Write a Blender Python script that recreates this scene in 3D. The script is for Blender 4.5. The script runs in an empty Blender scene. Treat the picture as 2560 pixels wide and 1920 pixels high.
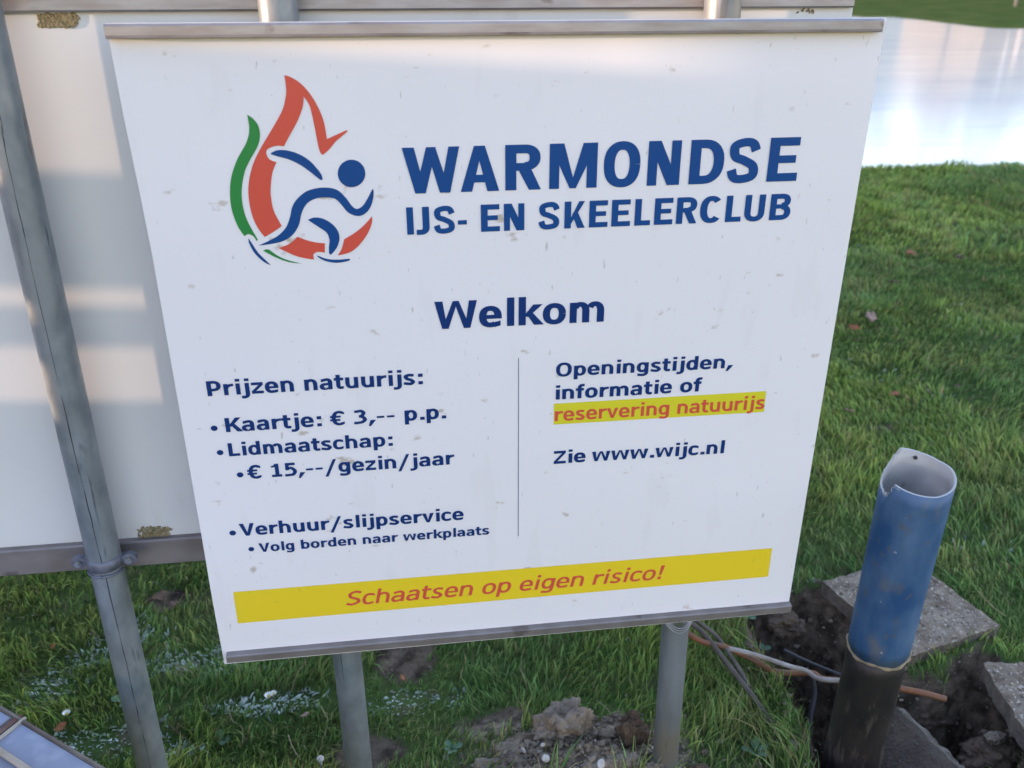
import bpy, bmesh, math, random
import numpy as np
from mathutils import Vector, Matrix
from mathutils.geometry import delaunay_2d_cdt

# ------------------------------------------------------------------ camera, sky, sun, exposure
S = bpy.context.scene
COL = S.collection
H = 1.5
F, CX, CY = 2257.0, 1280.0, 960.0          # focal length and centre, in pixels of the 2560x1920 frame
ROT = np.array([[0.99098396, 0.05609687, -0.12167142],
                [-0.13397194, 0.42519619, -0.89513112],
                [0.00152017, 0.90336113, 0.42887801]])
cd = bpy.data.cameras.new('camera')
cd.sensor_width = 36.0
cd.lens = F / 2560 * 36.0
cd.clip_start = 0.05
cd.clip_end = 900
cam = bpy.data.objects.new('camera', cd)
COL.objects.link(cam)
M4 = Matrix([[*ROT[0], 0], [*ROT[1], 0], [*ROT[2], H], [0, 0, 0, 1]])
cam.matrix_world = M4
cd.dof.use_dof = True
cd.dof.focus_distance = 1.38
cd.dof.aperture_fstop = 5.6
S.camera = cam

SUN_EL = math.radians(3.6)
SUN_AZ = math.radians(-98.0)               # compass angle from +Y, clockwise: light comes from the left
w = bpy.data.worlds.new('World')
S.world = w
w.use_nodes = True
nt = w.node_tree
bg = nt.nodes['Background']
sky = nt.nodes.new('ShaderNodeTexSky')
sky.sky_type = 'NISHITA'
sky.sun_disc = False
sky.sun_elevation = SUN_EL
sky.sun_rotation = SUN_AZ
sky.air_density = 1.0
sky.dust_density = 0.4
sky.ozone_density = 2.0
wb = nt.nodes.new('ShaderNodeMix'); wb.data_type = 'RGBA'; wb.blend_type = 'MULTIPLY'; wb.inputs[0].default_value = 1.0
wb.inputs[7].default_value = (1.33, 0.985, 1.01, 1)      # the photograph's white balance
nt.links.new(sky.outputs[0], wb.inputs[6])
nt.links.new(wb.outputs[2], bg.inputs[0])
bg.inputs[1].default_value = 0.15
sd = bpy.data.lights.new('sun', 'SUN')
sd.energy = 0.85
sd.angle = math.radians(0.35)
sd.color = (1.0, 0.66, 0.45)
sun = bpy.data.objects.new('sun', sd)
COL.objects.link(sun)
SUN_DIR = Vector((math.sin(SUN_AZ) * math.cos(SUN_EL), math.cos(SUN_AZ) * math.cos(SUN_EL), math.sin(SUN_EL)))
sun.rotation_euler = SUN_DIR.to_track_quat('Z', 'Y').to_euler()
S.view_settings.view_transform = 'Standard'
S.view_settings.look = 'None'
S.view_settings.exposure = 3.35
S.view_settings.gamma = 1.0
S.view_settings.use_curve_mapping = False
S.cycles.max_bounces = 6

rnd = random.Random(7)
rng = np.random.default_rng(11)


# ------------------------------------------------------------------ surveying helpers
def ray(u, v):
    c = ROT @ np.array([u - CX, CY - v, -F])
    return c


def atY(u, v, y):
    r = ray(u, v)
    t = y / r[1]
    return Vector((r[0] * t, y, H + r[2] * t))


def atZ(u, v, z=0.0):
    r = ray(u, v)
    t = (z - H) / r[2]
    return Vector((r[0] * t, r[1] * t, z))


def srgb(r, g, b):
    f = lambda c: (c / 255 / 12.92) if c / 255 <= 0.04045 else ((c / 255 + 0.055) / 1.055) ** 2.4
    return (f(r), f(g), f(b), 1)


# ------------------------------------------------------------------ numpy noise
_perm = rng.random((256, 256))


def vnoise(x, y):
    x = np.asarray(x, float); y = np.asarray(y, float)
    xi = np.floor(x).astype(int); yi = np.floor(y).astype(int)
    fx = x - xi; fy = y - yi
    fx = fx * fx * (3 - 2 * fx); fy = fy * fy * (3 - 2 * fy)
    g = lambda a, b: _perm[a & 255, b & 255]
    return ((g(xi, yi) * (1 - fx) + g(xi + 1, yi) * fx) * (1 - fy)
            + (g(xi, yi + 1) * (1 - fx) + g(xi + 1, yi + 1) * fx) * fy) * 2 - 1


def fbm(x, y, o=3):
    s = 0; a = 1.0; t = 0
    for k in range(o):
        s = s + a * vnoise(x * 2 ** k + 17.3 * k, y * 2 ** k + 5.1 * k)
        t += a; a *= 0.5
    return s / t


def smooth(a, b, x):
    t = np.clip((x - a) / (b - a), 0, 1)
    return t * t * (3 - 2 * t)


def poly_sd(px, py, poly):                  # signed distance, negative inside
    px = np.asarray(px, float); py = np.asarray(py, float)
    d = np.full(px.shape, 1e9); ins = np.zeros(px.shape, bool)
    n = len(poly)
    for i in range(n):
        x0, y0 = poly[i]; x1, y1 = poly[(i + 1) % n]
        ex, ey = x1 - x0, y1 - y0
        t = np.clip(((px - x0) * ex + (py - y0) * ey) / (ex * ex + ey * ey + 1e-12), 0, 1)
        d = np.minimum(d, np.hypot(px - x0 - t * ex, py - y0 - t * ey))
        c = ((y0 > py) != (y1 > py))
        with np.errstate(divide='ignore', invalid='ignore'):
            xx = (x1 - x0) * (py - y0) / ((y1 - y0) if y1 != y0 else 1e-9) + x0
        ins ^= c & (px < xx)
    return np.where(ins, -d, d)


# ------------------------------------------------------------------ materials
def mat(name, color, rough=0.6, metal=0.0, spec=0.5, var=None, vscale=20.0, vstretch=(1, 1, 1), bump=0.0, bscale=60.0,
        spots=None, sscale=30.0, sthr=0.62, coat=0.0, detail=6.0, rvar=0.0):
    """principled surface: base colour, a second colour mixed by noise, spots of dirt and a fine relief"""
    m = bpy.data.materials.new(name)
    m.use_nodes = True
    nt = m.node_tree; N = nt.nodes; L = nt.links
    p = N['Principled BSDF']
    p.inputs['Roughness'].default_value = rough
    p.inputs['Metallic'].default_value = metal
    p.inputs['Specular IOR Level'].default_value = spec
    p.inputs['Coat Weight'].default_value = coat
    tc = N.new('ShaderNodeTexCoord')
    mp = N.new('ShaderNodeMapping')
    mp.inputs['Scale'].default_value = vstretch
    L.new(tc.outputs['Object'], mp.inputs[0])
    out = None
    if isinstance(color, str):
        a = N.new('ShaderNodeAttribute'); a.attribute_name = color
        out = a.outputs['Color']
    if var is not None:
        n = N.new('ShaderNodeTexNoise'); n.inputs['Scale'].default_value = vscale; n.inputs['Detail'].default_value = detail
        L.new(mp.outputs[0], n.inputs['Vector'])
        r = N.new('ShaderNodeValToRGB'); r.color_ramp.elements[0].position = 0.35; r.color_ramp.elements[1].position = 0.68
        L.new(n.outputs['Fac'], r.inputs[0])
        mx = N.new('ShaderNodeMix'); mx.data_type = 'RGBA'
        L.new(r.outputs[0], mx.inputs[0])
        if out is not None:
            L.new(out, mx.inputs[6])
        else:
            mx.inputs[6].default_value = color
        mx.inputs[7].default_value = var
        out = mx.outputs[2]
        if rvar:
            mm = N.new('ShaderNodeMath'); mm.operation = 'MULTIPLY_ADD'
            L.new(n.outputs['Fac'], mm.inputs[0]); mm.inputs[1].default_value = rvar; mm.inputs[2].default_value = rough - rvar / 2
            L.new(mm.outputs[0], p.inputs['Roughness'])
    for sp in (spots or []):
        col, sc, thr, strg, stre = sp
        m2 = N.new('ShaderNodeMapping'); m2.inputs['Scale'].default_value = stre
        L.new(tc.outputs['Object'], m2.inputs[0])
        n = N.new('ShaderNodeTexNoise'); n.inputs['Scale'].default_value = sc; n.inputs['Detail'].default_value = 3.0
        L.new(m2.outputs[0], n.inputs['Vector'])
        r = N.new('ShaderNodeMapRange'); r.inputs[1].default_value = thr; r.inputs[2].default_value = thr + (0.06 if thr >= 0.6 else 0.14)
        r.inputs[4].default_value = strg
        L.new(n.outputs['Fac'], r.inputs[0])
        mx = N.new('ShaderNodeMix'); mx.data_type = 'RGBA'
        L.new(r.outputs[0], mx.inputs[0])
        if out is not None:
            L.new(out, mx.inputs[6])
        else:
            mx.inputs[6].default_value = color
        mx.inputs[7].default_value = col
        out = mx.outputs[2]
    if out is not None:
        L.new(out, p.inputs['Base Color'])
    else:
        p.inputs['Base Color'].default_value = color
    if bump:
        n = N.new('ShaderNodeTexNoise'); n.inputs['Scale'].default_value = bscale; n.inputs['Detail'].default_value = 5
        L.new(mp.outputs[0], n.inputs['Vector'])
        b = N.new('ShaderNodeBump'); b.inputs['Strength'].default_value = bump; b.inputs['Distance'].default_value = 0.01
        L.new(n.outputs['Fac'], b.inputs['Height']); L.new(b.outputs[0], p.inputs['Normal'])
    return m


G = {}
G['board'] = mat('printed_board', (0.78, 0.78, 0.79, 1), 0.32, spec=0.5,
                 spots=[((0.42, 0.36, 0.27, 1), 22, 0.70, 0.75, (1, 1, 1.6)), ((0.50, 0.46, 0.38, 1), 140, 0.69, 0.6, (1.3, 1, .8)), ((0.40, 0.38, 0.34, 1), 75, 0.685, 0.6, (1.6, 1, 0.5)), ((0.5, 0.45, 0.38, 1), 40, 0.70, 0.5, (.7, 1, 1.4)),
                        ((0.66, 0.65, 0.64, 1), 9, 0.62, 0.16, (3, 1, 0.7))], coat=0.15)
G['board_edge'] = mat('board_edge', (0.5, 0.47, 0.42, 1), 0.7)
G['blue'] = mat('blue_print', (0.003, 0.060, 0.225, 1), 0.4, spec=.3)
G['navy'] = mat('navy_print', (0.004, 0.032, 0.150, 1), 0.4, spec=.3)
G['red'] = mat('red_print', (0.62, 0.085, 0.055, 1), 0.35)
G['green'] = mat('green_print', (0.02, 0.23, 0.05, 1), 0.35)
G['yellow'] = mat('yellow_print', (0.78, 0.60, 0.025, 1), 0.35,
                  spots=[((0.45, 0.36, 0.05, 1), 26, 0.70, 0.6, (1, 1, 1.6)), ((0.55, 0.45, 0.06, 1), 80, 0.68, 0.5, (1.5, 1, .5))])
G['lime'] = mat('yellow_marker_print', (0.66, 0.62, 0.03, 1), 0.35)
G['alu'] = mat('brushed_aluminium', (0.40, 0.40, 0.41, 1), 0.42, metal=0.6, var=(0.31, 0.29, 0.285, 1), vscale=3, vstretch=(6, 1, 30),
               bump=0.05, spots=[((0.16, 0.12, 0.10, 1), 24, 0.66, 0.6, (1, 1, 1))])
G['alu_dull'] = mat('weathered_aluminium', (0.26, 0.24, 0.235, 1), 0.5, metal=0.45, var=(0.19, 0.17, 0.16, 1), vscale=5, vstretch=(3, 1, 6),
                    bump=0.05, spots=[((0.09, 0.07, 0.06, 1), 18, 0.64, 0.6, (1, 1, 1))])
G['galv'] = mat('galvanised_steel', (0.27, 0.305, 0.325, 1), 0.42, metal=0.35, var=(0.165, 0.195, 0.212, 1), vscale=32, vstretch=(1, 1, 0.6),
                bump=0.08, bscale=90, rvar=0.3,
                spots=[((0.07, 0.075, 0.085, 1), 30, 0.66, 0.65, (1, 1, 0.25)), ((0.27, 0.30, 0.32, 1), 14, 0.60, 0.6, (1, 1, 0.3)), ((0.05, 0.055, 0.065, 1), 70, 0.70, 0.7, (1, 1, .12))])
G['galv_tan'] = mat('stained_galvanised_steel', (0.26, 0.29, 0.31, 1), 0.45, metal=0.4, var=(0.165, 0.19, 0.21, 1), vscale=20, vstretch=(1, 1, 0.35),
                    bump=0.08, bscale=90, spots=[((0.30, 0.26, 0.19, 1), 9, 0.54, 0.7, (1, 1, .6)), ((0.06, 0.065, 0.07, 1), 40, 0.64, 0.5, (1, 1, .2))])
G['seam'] = mat('dark_weld_seam', (0.04, 0.042, 0.05, 1), 0.7)
G['back'] = mat('white_back_panel', (0.66, 0.68, 0.66, 1), 0.30, var=(0.60, 0.62, 0.62, 1), vscale=2.5,
                spots=[((0.45, 0.45, 0.40, 1), 60, 0.72, 0.5, (1, 1, .4)), ((0.5, 0.5, 0.45, 1), 6, 0.62, 0.3, (3, 1, .5))], coat=0.2)
G['steel'] = mat('zinc_bolt', (0.35, 0.36, 0.37, 1), 0.35, metal=0.9)
G['clamp'] = mat('clamp_zinc', (0.19, 0.21, 0.26, 1), 0.5, metal=0.5, var=(0.12, 0.13, 0.16, 1), vscale=60)
G['moss'] = mat('moss', (0.36, 0.30, 0.18, 1), 0.95, spec=.1, var=(0.19, 0.17, 0.09, 1), vscale=120, bump=0.6, bscale=300)
G['pipe_blue'] = mat('blue_pvc', (0.016, 0.068, 0.18, 1), 0.55, var=(0.075, 0.15, 0.26, 1), vscale=18, vstretch=(1, 1, 0.5), bump=0.05,
                     spots=[((0.15, 0.14, 0.11, 1), 16, 0.56, 0.6, (1, 1, .7)), ((0.10, 0.10, 0.10, 1), 60, 0.62, 0.6, (1, 1, .5)), ((0.35, 0.38, 0.42, 1), 70, 0.71, 0.8, (1, 1, 1)),
                            ((0.02, 0.04, 0.12, 1), 40, 0.68, 0.7, (1, 1, .4))])
G['pipe_in'] = mat('grey_pvc_inside', (0.46, 0.46, 0.44, 1), 0.6, var=(0.34, 0.33, 0.31, 1), vscale=20,
                   spots=[((0.12, 0.12, 0.12, 1), 18, 0.60, 0.7, (1, 1, .4))])
G['pipe_cut'] = mat('cut_pvc_edge', (0.42, 0.42, 0.39, 1), 0.7)
G['pipe_black'] = mat('muddy_black_pipe', (0.008, 0.008, 0.011, 1), 0.5, var=(0.030, 0.025, 0.022, 1), vscale=20, vstretch=(1, 1, 0.5), bump=0.12,
                      spots=[((0.085, 0.074, 0.063, 1), 45, 0.60, 0.45, (1, 1, .22)), ((0.12, 0.10, 0.08, 1), 130, 0.68, 0.6, (1, 1, .5))])
G['sealant'] = mat('tan_sealing_ring', (0.27, 0.22, 0.13, 1), 0.8, var=(0.14, 0.12, 0.08, 1), vscale=50, bump=0.3)
G['slab'] = mat('gravel_concrete', (0.31, 0.255, 0.19, 1), 0.95, spec=.1, var=(0.15, 0.118, 0.084, 1), vscale=26, bump=1.0, bscale=120,
                spots=[((0.60, 0.55, 0.46, 1), 130, 0.60, 0.75, (1, 1, 1)), ((0.05, 0.038, 0.027, 1), 110, 0.56, 0.85, (1.2, 1, 1)),
                       ((0.33, 0.24, 0.14, 1), 45, 0.66, 0.6, (1, 1, 1))])
G['slab_side'] = mat('broken_concrete_side', (0.17, 0.14, 0.11, 1), 0.95, var=(0.08, 0.062, 0.048, 1), vscale=30, bump=0.9, bscale=150)
G['slab_mud'] = mat('muddy_concrete', (0.15, 0.115, 0.083, 1), 0.9, var=(0.08, 0.062, 0.046, 1), vscale=14, bump=0.8, bscale=150,
                    spots=[((0.26, 0.23, 0.2, 1), 80, 0.66, 0.7, (1, 1, 1))])
G['soil'] = mat('dug_soil', (0.14, 0.10, 0.068, 1), 0.95, spec=.1, var=(0.05, 0.037, 0.028, 1), vscale=24, bump=0.9, bscale=110,
                spots=[((0.22, 0.18, 0.14, 1), 95, 0.64, 0.5, (1, 1, 1)), ((0.17, 0.13, 0.10, 1), 35, 0.6, 0.6, (1, 1, 1))])
G['clod'] = mat('dry_soil_clod', (0.32, 0.26, 0.19, 1), 0.95, spec=.1, var=(0.12, 0.095, 0.07, 1), vscale=26, bump=0.9, bscale=140,
                spots=[((0.36, 0.33, 0.29, 1), 110, 0.64, 0.8, (1, 1, 1))])
G['orange'] = mat('orange_cable', (0.24, 0.088, 0.03, 1), 0.6, var=(0.13, 0.07, 0.04, 1), vscale=30)
G['white_cable'] = mat('pale_cable', (0.34, 0.31, 0.28, 1), 0.6, var=(0.2, 0.17, 0.14, 1), vscale=30)
G['grey_cable'] = mat('grey_cable', (0.135, 0.108, 0.085, 1), 0.8, var=(0.07, 0.055, 0.043, 1), vscale=30)
G['dark_cable'] = mat('dark_cable', (0.035, 0.033, 0.033, 1), 0.6)
G['grass'] = mat('grass_blade', 'tint', 0.6, spec=0.18)
G['straw'] = mat('dry_straw', (0.30, 0.24, 0.13, 1), 0.8)
G['daisy'] = mat('daisy_petal', (0.75, 0.75, 0.70, 1), 0.7)
G['daisy_mid'] = mat('daisy_centre', (0.6, 0.45, 0.03, 1), 0.8)
G['stem'] = mat('flower_stem', (0.08, 0.11, 0.04, 1), 0.7)
G['leaf_o'] = mat('orange_leaf', (0.32, 0.11, 0.035, 1), 0.7, var=(0.2, 0.08, 0.03, 1), vscale=60)
G['leaf_p'] = mat('pale_leaf', (0.36, 0.24, 0.18, 1), 0.8, var=(0.24, 0.15, 0.11, 1), vscale=60)
G['leaf_b'] = mat('brown_leaf', (0.14, 0.085, 0.05, 1), 0.8, var=(0.09, 0.055, 0.035, 1), vscale=60)
G['leaf_v'] = mat('purple_leaf', (0.10, 0.05, 0.07, 1), 0.8)
G['shell'] = mat('white_shell', (0.55, 0.53, 0.5, 1), 0.5, var=(0.4, 0.33, 0.27, 1), vscale=60)
G['sheet'] = mat('zinc_sheet', (0.27, 0.30, 0.40, 1), 0.42, metal=0.35, var=(0.36, 0.40, 0.50, 1), vscale=9, bump=0.06,
                 spots=[((0.45, 0.50, 0.58, 1), 11, 0.6, 0.6, (1, 1, 1)), ((0.14, 0.14, 0.18, 1), 60, 0.70, 0.5, (1, 1, 1))])
G['trim'] = mat('brown_edge_trim', (0.13, 0.095, 0.075, 1), 0.7, var=(0.22, 0.19, 0.15, 1), vscale=20)
G['rust'] = mat('rusty_strap', (0.13, 0.045, 0.035, 1), 0.7, var=(0.2, 0.12, 0.08, 1), vscale=30)
G['cream'] = mat('cream_tube', (0.46, 0.41, 0.33, 1), 0.5, var=(0.3, 0.25, 0.18, 1), vscale=20)
G['timber'] = mat('grey_timber', (0.16, 0.125, 0.095, 1), 0.85, var=(0.10, 0.08, 0.065, 1), vscale=4, vstretch=(8, 8, 1), bump=0.3)
G['brick'] = mat('brick', (0.16, 0.16, 0.13, 1), 0.85, var=(0.12, 0.115, 0.09, 1), vscale=3)
G['cream_wall'] = mat('pale_render', (0.38, 0.43, 0.38, 1), 0.85, var=(0.33, 0.37, 0.32, 1), vscale=1)
G['roof'] = mat('roof_tiles', (0.12, 0.075, 0.06, 1), 0.8, var=(0.08, 0.055, 0.05, 1), vscale=3)
G['glass'] = mat('window_glass', (0.03, 0.035, 0.04, 1), 0.08)
G['frame'] = mat('white_frame', (0.7, 0.7, 0.68, 1), 0.5)
G['bark'] = mat('bark', (0.09, 0.07, 0.055, 1), 0.9, var=(0.055, 0.045, 0.035, 1), vscale=6, vstretch=(3, 3, 1), bump=0.5)
G['twig'] = mat('bare_twigs', (0.085, 0.068, 0.055, 1), 0.9)


_n = G['board'].node_tree
_a = _n.nodes.new('ShaderNodeTexNoise'); _a.inputs['Scale'].default_value = 1.6; _a.inputs['Detail'].default_value = 2
_c = _n.nodes.new('ShaderNodeTexCoord'); _b = _n.nodes.new('ShaderNodeBump'); _b.inputs['Strength'].default_value = 1.0; _b.inputs['Distance'].default_value = 0.02
_n.links.new(_c.outputs['Object'], _a.inputs['Vector']); _n.links.new(_a.outputs['Fac'], _b.inputs['Height'])
_n.links.new(_b.outputs[0], _n.nodes['Principled BSDF'].inputs['Normal']); _n.links.new(_b.outputs[0], _n.nodes['Principled BSDF'].inputs['Coat Normal'])


# ------------------------------------------------------------------ object helpers
def tag(o, label=None, cat=None, group=None, kind=None):
    if label: o['label'] = label
    if cat: o['category'] = cat
    if group: o['group'] = group
    if kind: o['kind'] = kind
    return o


def empty(name, loc=(0, 0, 0), rz=0.0):
    o = bpy.data.objects.new(name, None)
    o.empty_display_size = 0.05
    COL.objects.link(o)
    o.location = loc; o.rotation_euler = (0, 0, rz)
    return o


def link(name, me, mats, parent=None, sm=False):
    for m in (mats if isinstance(mats, (list, tuple)) else [mats]):
        me.materials.append(G[m] if isinstance(m, str) else m)
    if sm:
        me.polygons.foreach_set('use_smooth', [True] * len(me.polygons))
    o = bpy.data.objects.new(name, me)
    COL.objects.link(o)
    if parent is not None:
        o.parent = parent
        if parent.matrix_basis != Matrix():
            o.matrix_parent_inverse = wmat(parent).inverted()
    return o


def wmat(o):
    m = Matrix.LocRotScale(o.location, o.rotation_euler.to_quaternion(), o.scale)
    if o.parent:
        return wmat(o.parent) @ o.matrix_parent_inverse @ m
    return m


def bm_obj(name, bm, mats, parent=None, sm=False):
    me = bpy.data.meshes.new(name)
    bmesh.ops.recalc_face_normals(bm, faces=bm.faces)
    bm.to_mesh(me); bm.free()
    return link(name, me, mats, parent, sm)


def box(bm, lo, hi, mi=0, mtx=None):
    vs = []
    for z in (lo[2], hi[2]):
        for x, y in ((lo[0], lo[1]), (hi[0], lo[1]), (hi[0], hi[1]), (lo[0], hi[1])):
            p = Vector((x, y, z))
            vs.append(bm.verts.new(mtx @ p if mtx else p))
    fs = [(0, 3, 2, 1), (4, 5, 6, 7), (0, 1, 5, 4), (1, 2, 6, 5), (2, 3, 7, 6), (3, 0, 4, 7)]
    out = []
    for f in fs:
        g = bm.faces.new([vs[i] for i in f]); g.material_index = mi; out.append(g)
    return out


def tube(bm, pts, r, n=16, cap=True, mi=0, radii=None):
    pts = [Vector(p) for p in pts]
    rings = []
    up = Vector((0, 0, 1))
    t0 = (pts[1] - pts[0]).normalized()
    if abs(t0.dot(up)) > 0.9: up = Vector((0, -1, 0))
    a = t0.cross(up).normalized()
    for i, p in enumerate(pts):
        if i == 0: t = pts[1] - pts[0]
        elif i == len(pts) - 1: t = pts[-1] - pts[-2]
        else: t = pts[i + 1] - pts[i - 1]
        t.normalize()
        a = (a - t * a.dot(t)).normalized()
        b = t.cross(a)
        rr = radii[i] if radii else r
        rings.append([bm.verts.new(p + (a * math.cos(2 * math.pi * k / n) + b * math.sin(2 * math.pi * k / n)) * rr) for k in range(n)])
    for i in range(len(rings) - 1):
        for k in range(n):
            f = bm.faces.new((rings[i][k], rings[i][(k + 1) % n], rings[i + 1][(k + 1) % n], rings[i + 1][k]))
            f.smooth = True; f.material_index = mi
    if cap:
        bm.faces.new(rings[0][::-1]).material_index = mi
        bm.faces.new(rings[-1]).material_index = mi
    return rings


def crom(pts, n=6, closed=False):
    pts = [Vector(p) for p in pts]
    out = []
    m = len(pts)
    rngs = range(m if closed else m - 1)
    for i in rngs:
        if closed:
            p0, p1, p2, p3 = pts[(i - 1) % m], pts[i], pts[(i + 1) % m], pts[(i + 2) % m]
        else:
            p0 = pts[max(i - 1, 0)]; p1 = pts[i]; p2 = pts[i + 1]; p3 = pts[min(i + 2, m - 1)]
        for k in range(n):
            t = k / n
            out.append(0.5 * ((2 * p1) + (p2 - p0) * t + (2 * p0 - 5 * p1 + 4 * p2 - p3) * t * t + (3 * p1 - p0 - 3 * p2 + p3) * t ** 3))
    if not closed: out.append(pts[-1])
    return out


def extrude_profile(bm, prof, x0, x1, cap=True):
    """prof: closed list of (y, z); extruded along x"""
    a = [bm.verts.new((x0, y, z)) for y, z in prof]
    b = [bm.verts.new((x1, y, z)) for y, z in prof]
    n = len(prof)
    for i in range(n):
        bm.faces.new((a[i], a[(i + 1) % n], b[(i + 1) % n], b[i]))
    if cap:
        bm.faces.new(a[::-1]); bm.faces.new(b)


# ------------------------------------------------------------------ flat print: shapes joined by a planar triangulation
def flat_mesh(name, polys, y, m, parent, cut=None):
    """polys: polygons in board (x, z); overlapping ones are merged into one flat sheet facing the viewer"""
    # letters that do not touch are triangulated apart from each other
    clusters = []
    for p in polys:
        q = [(c[0], c[1]) for c in p]
        bb = [min(c[0] for c in q), max(c[0] for c in q), [q]]
        hit_ = [c for c in clusters if c[0] < bb[1] + 1e-5 and c[1] > bb[0] - 1e-5]
        for c in hit_:
            bb = [min(bb[0], c[0]), max(bb[1], c[1]), bb[2] + c[2]]; clusters.remove(c)
        clusters.append(bb)
    V, keep = [], []
    for _, _, qs in clusters:
        vs, fs = [], []
        for q in qs:
            b = len(vs)
            vs += [Vector(((c[0] - qs[0][0][0]) * 100, (c[1] - qs[0][0][1]) * 100)) for c in q]
            fs.append(list(range(b, b + len(q))))
        ed = [(f[i], f[(i + 1) % len(f)]) for f in fs for i in range(len(f))]
        W, _, Fc, _, _, _ = delaunay_2d_cdt(vs, ed, [], 0, 1e-5)
        cen = np.array([[sum(W[i][0] for i in f) / len(f), sum(W[i][1] for i in f) / len(f)] for f in Fc])
        ins = np.zeros(len(Fc), bool)
        for f in fs:
            ins |= poly_sd(cen[:, 0], cen[:, 1], [(vs[i][0], vs[i][1]) for i in f]) < 0
        o_ = len(V)
        V += [(w_[0] + qs[0][0][0] * 100, w_[1] + qs[0][0][1] * 100) for w_ in W]
        keep += [[i + o_ for i in f] for f, k_ in zip(Fc, ins) if k_]
    me = bpy.data.meshes.new(name)
    me.from_pydata([(v[0] / 100, y, v[1] / 100) for v in V], [], keep)
    me.validate()
    bm = bmesh.new(); bm.from_mesh(me)
    bmesh.ops.delete(bm, geom=[v for v in bm.verts if not v.link_faces], context='VERTS')
    for f in bm.faces:
        f.normal_update()
        if f.normal.y > 0: f.normal_flip()
    bm.to_mesh(me); bm.free()
    return link(name, me, m, parent)


class Pen:
    """letters drawn as strokes: vertical strokes sv wide, horizontal ones sh; capital height is 1"""

    def __init__(s, sv, sh):
        s.sv, s.sh, s.p = sv, sh, []

    def P(s, *pts):
        s.p.append(list(pts)); return s

    def R(s, x0, y0, x1, y1):
        return s.P((x0, y0), (x1, y0), (x1, y1), (x0, y1))

    def stroke(s, pts, k=1.0):
        a, b = s.sv / 2 * k, s.sh / 2 * k
        L_, R_ = [], []
        for i, p in enumerate(pts):
            q0 = pts[max(i - 1, 0)]; q1 = pts[min(i + 1, len(pts) - 1)]
            tx, ty = q1[0] - q0[0], q1[1] - q0[1]
            l = math.hypot(tx, ty) or 1; nx, ny = -ty / l, tx / l
            L_.append((p[0] + nx * a, p[1] + ny * b)); R_.append((p[0] - nx * a, p[1] - ny * b))
        for i in range(len(pts) - 1):
            s.p.append([L_[i], R_[i], R_[i + 1], L_[i + 1]])
        return s

    def arc(s, cx, cy, rx, ry, a0, a1, n=None, e=2.3):
        """rx, ry are OUTER radii"""
        n = n or max(4, int(abs(a1 - a0) / 12))
        pts = []
        for i in range(n + 1):
            t = math.radians(a0 + (a1 - a0) * i / n)
            c, q = math.cos(t), math.sin(t)
            pts.append((cx + (rx - s.sv / 2) * math.copysign(abs(c) ** (2 / e), c), cy + (ry - s.sh / 2) * math.copysign(abs(q) ** (2 / e), q)))
        return s.stroke(pts)

    def curve(s, pts, n=6, k=1.0):
        return s.stroke([(v.x, v.y) for v in crom([(a, b, 0) for a, b in pts], n)], k)


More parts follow.
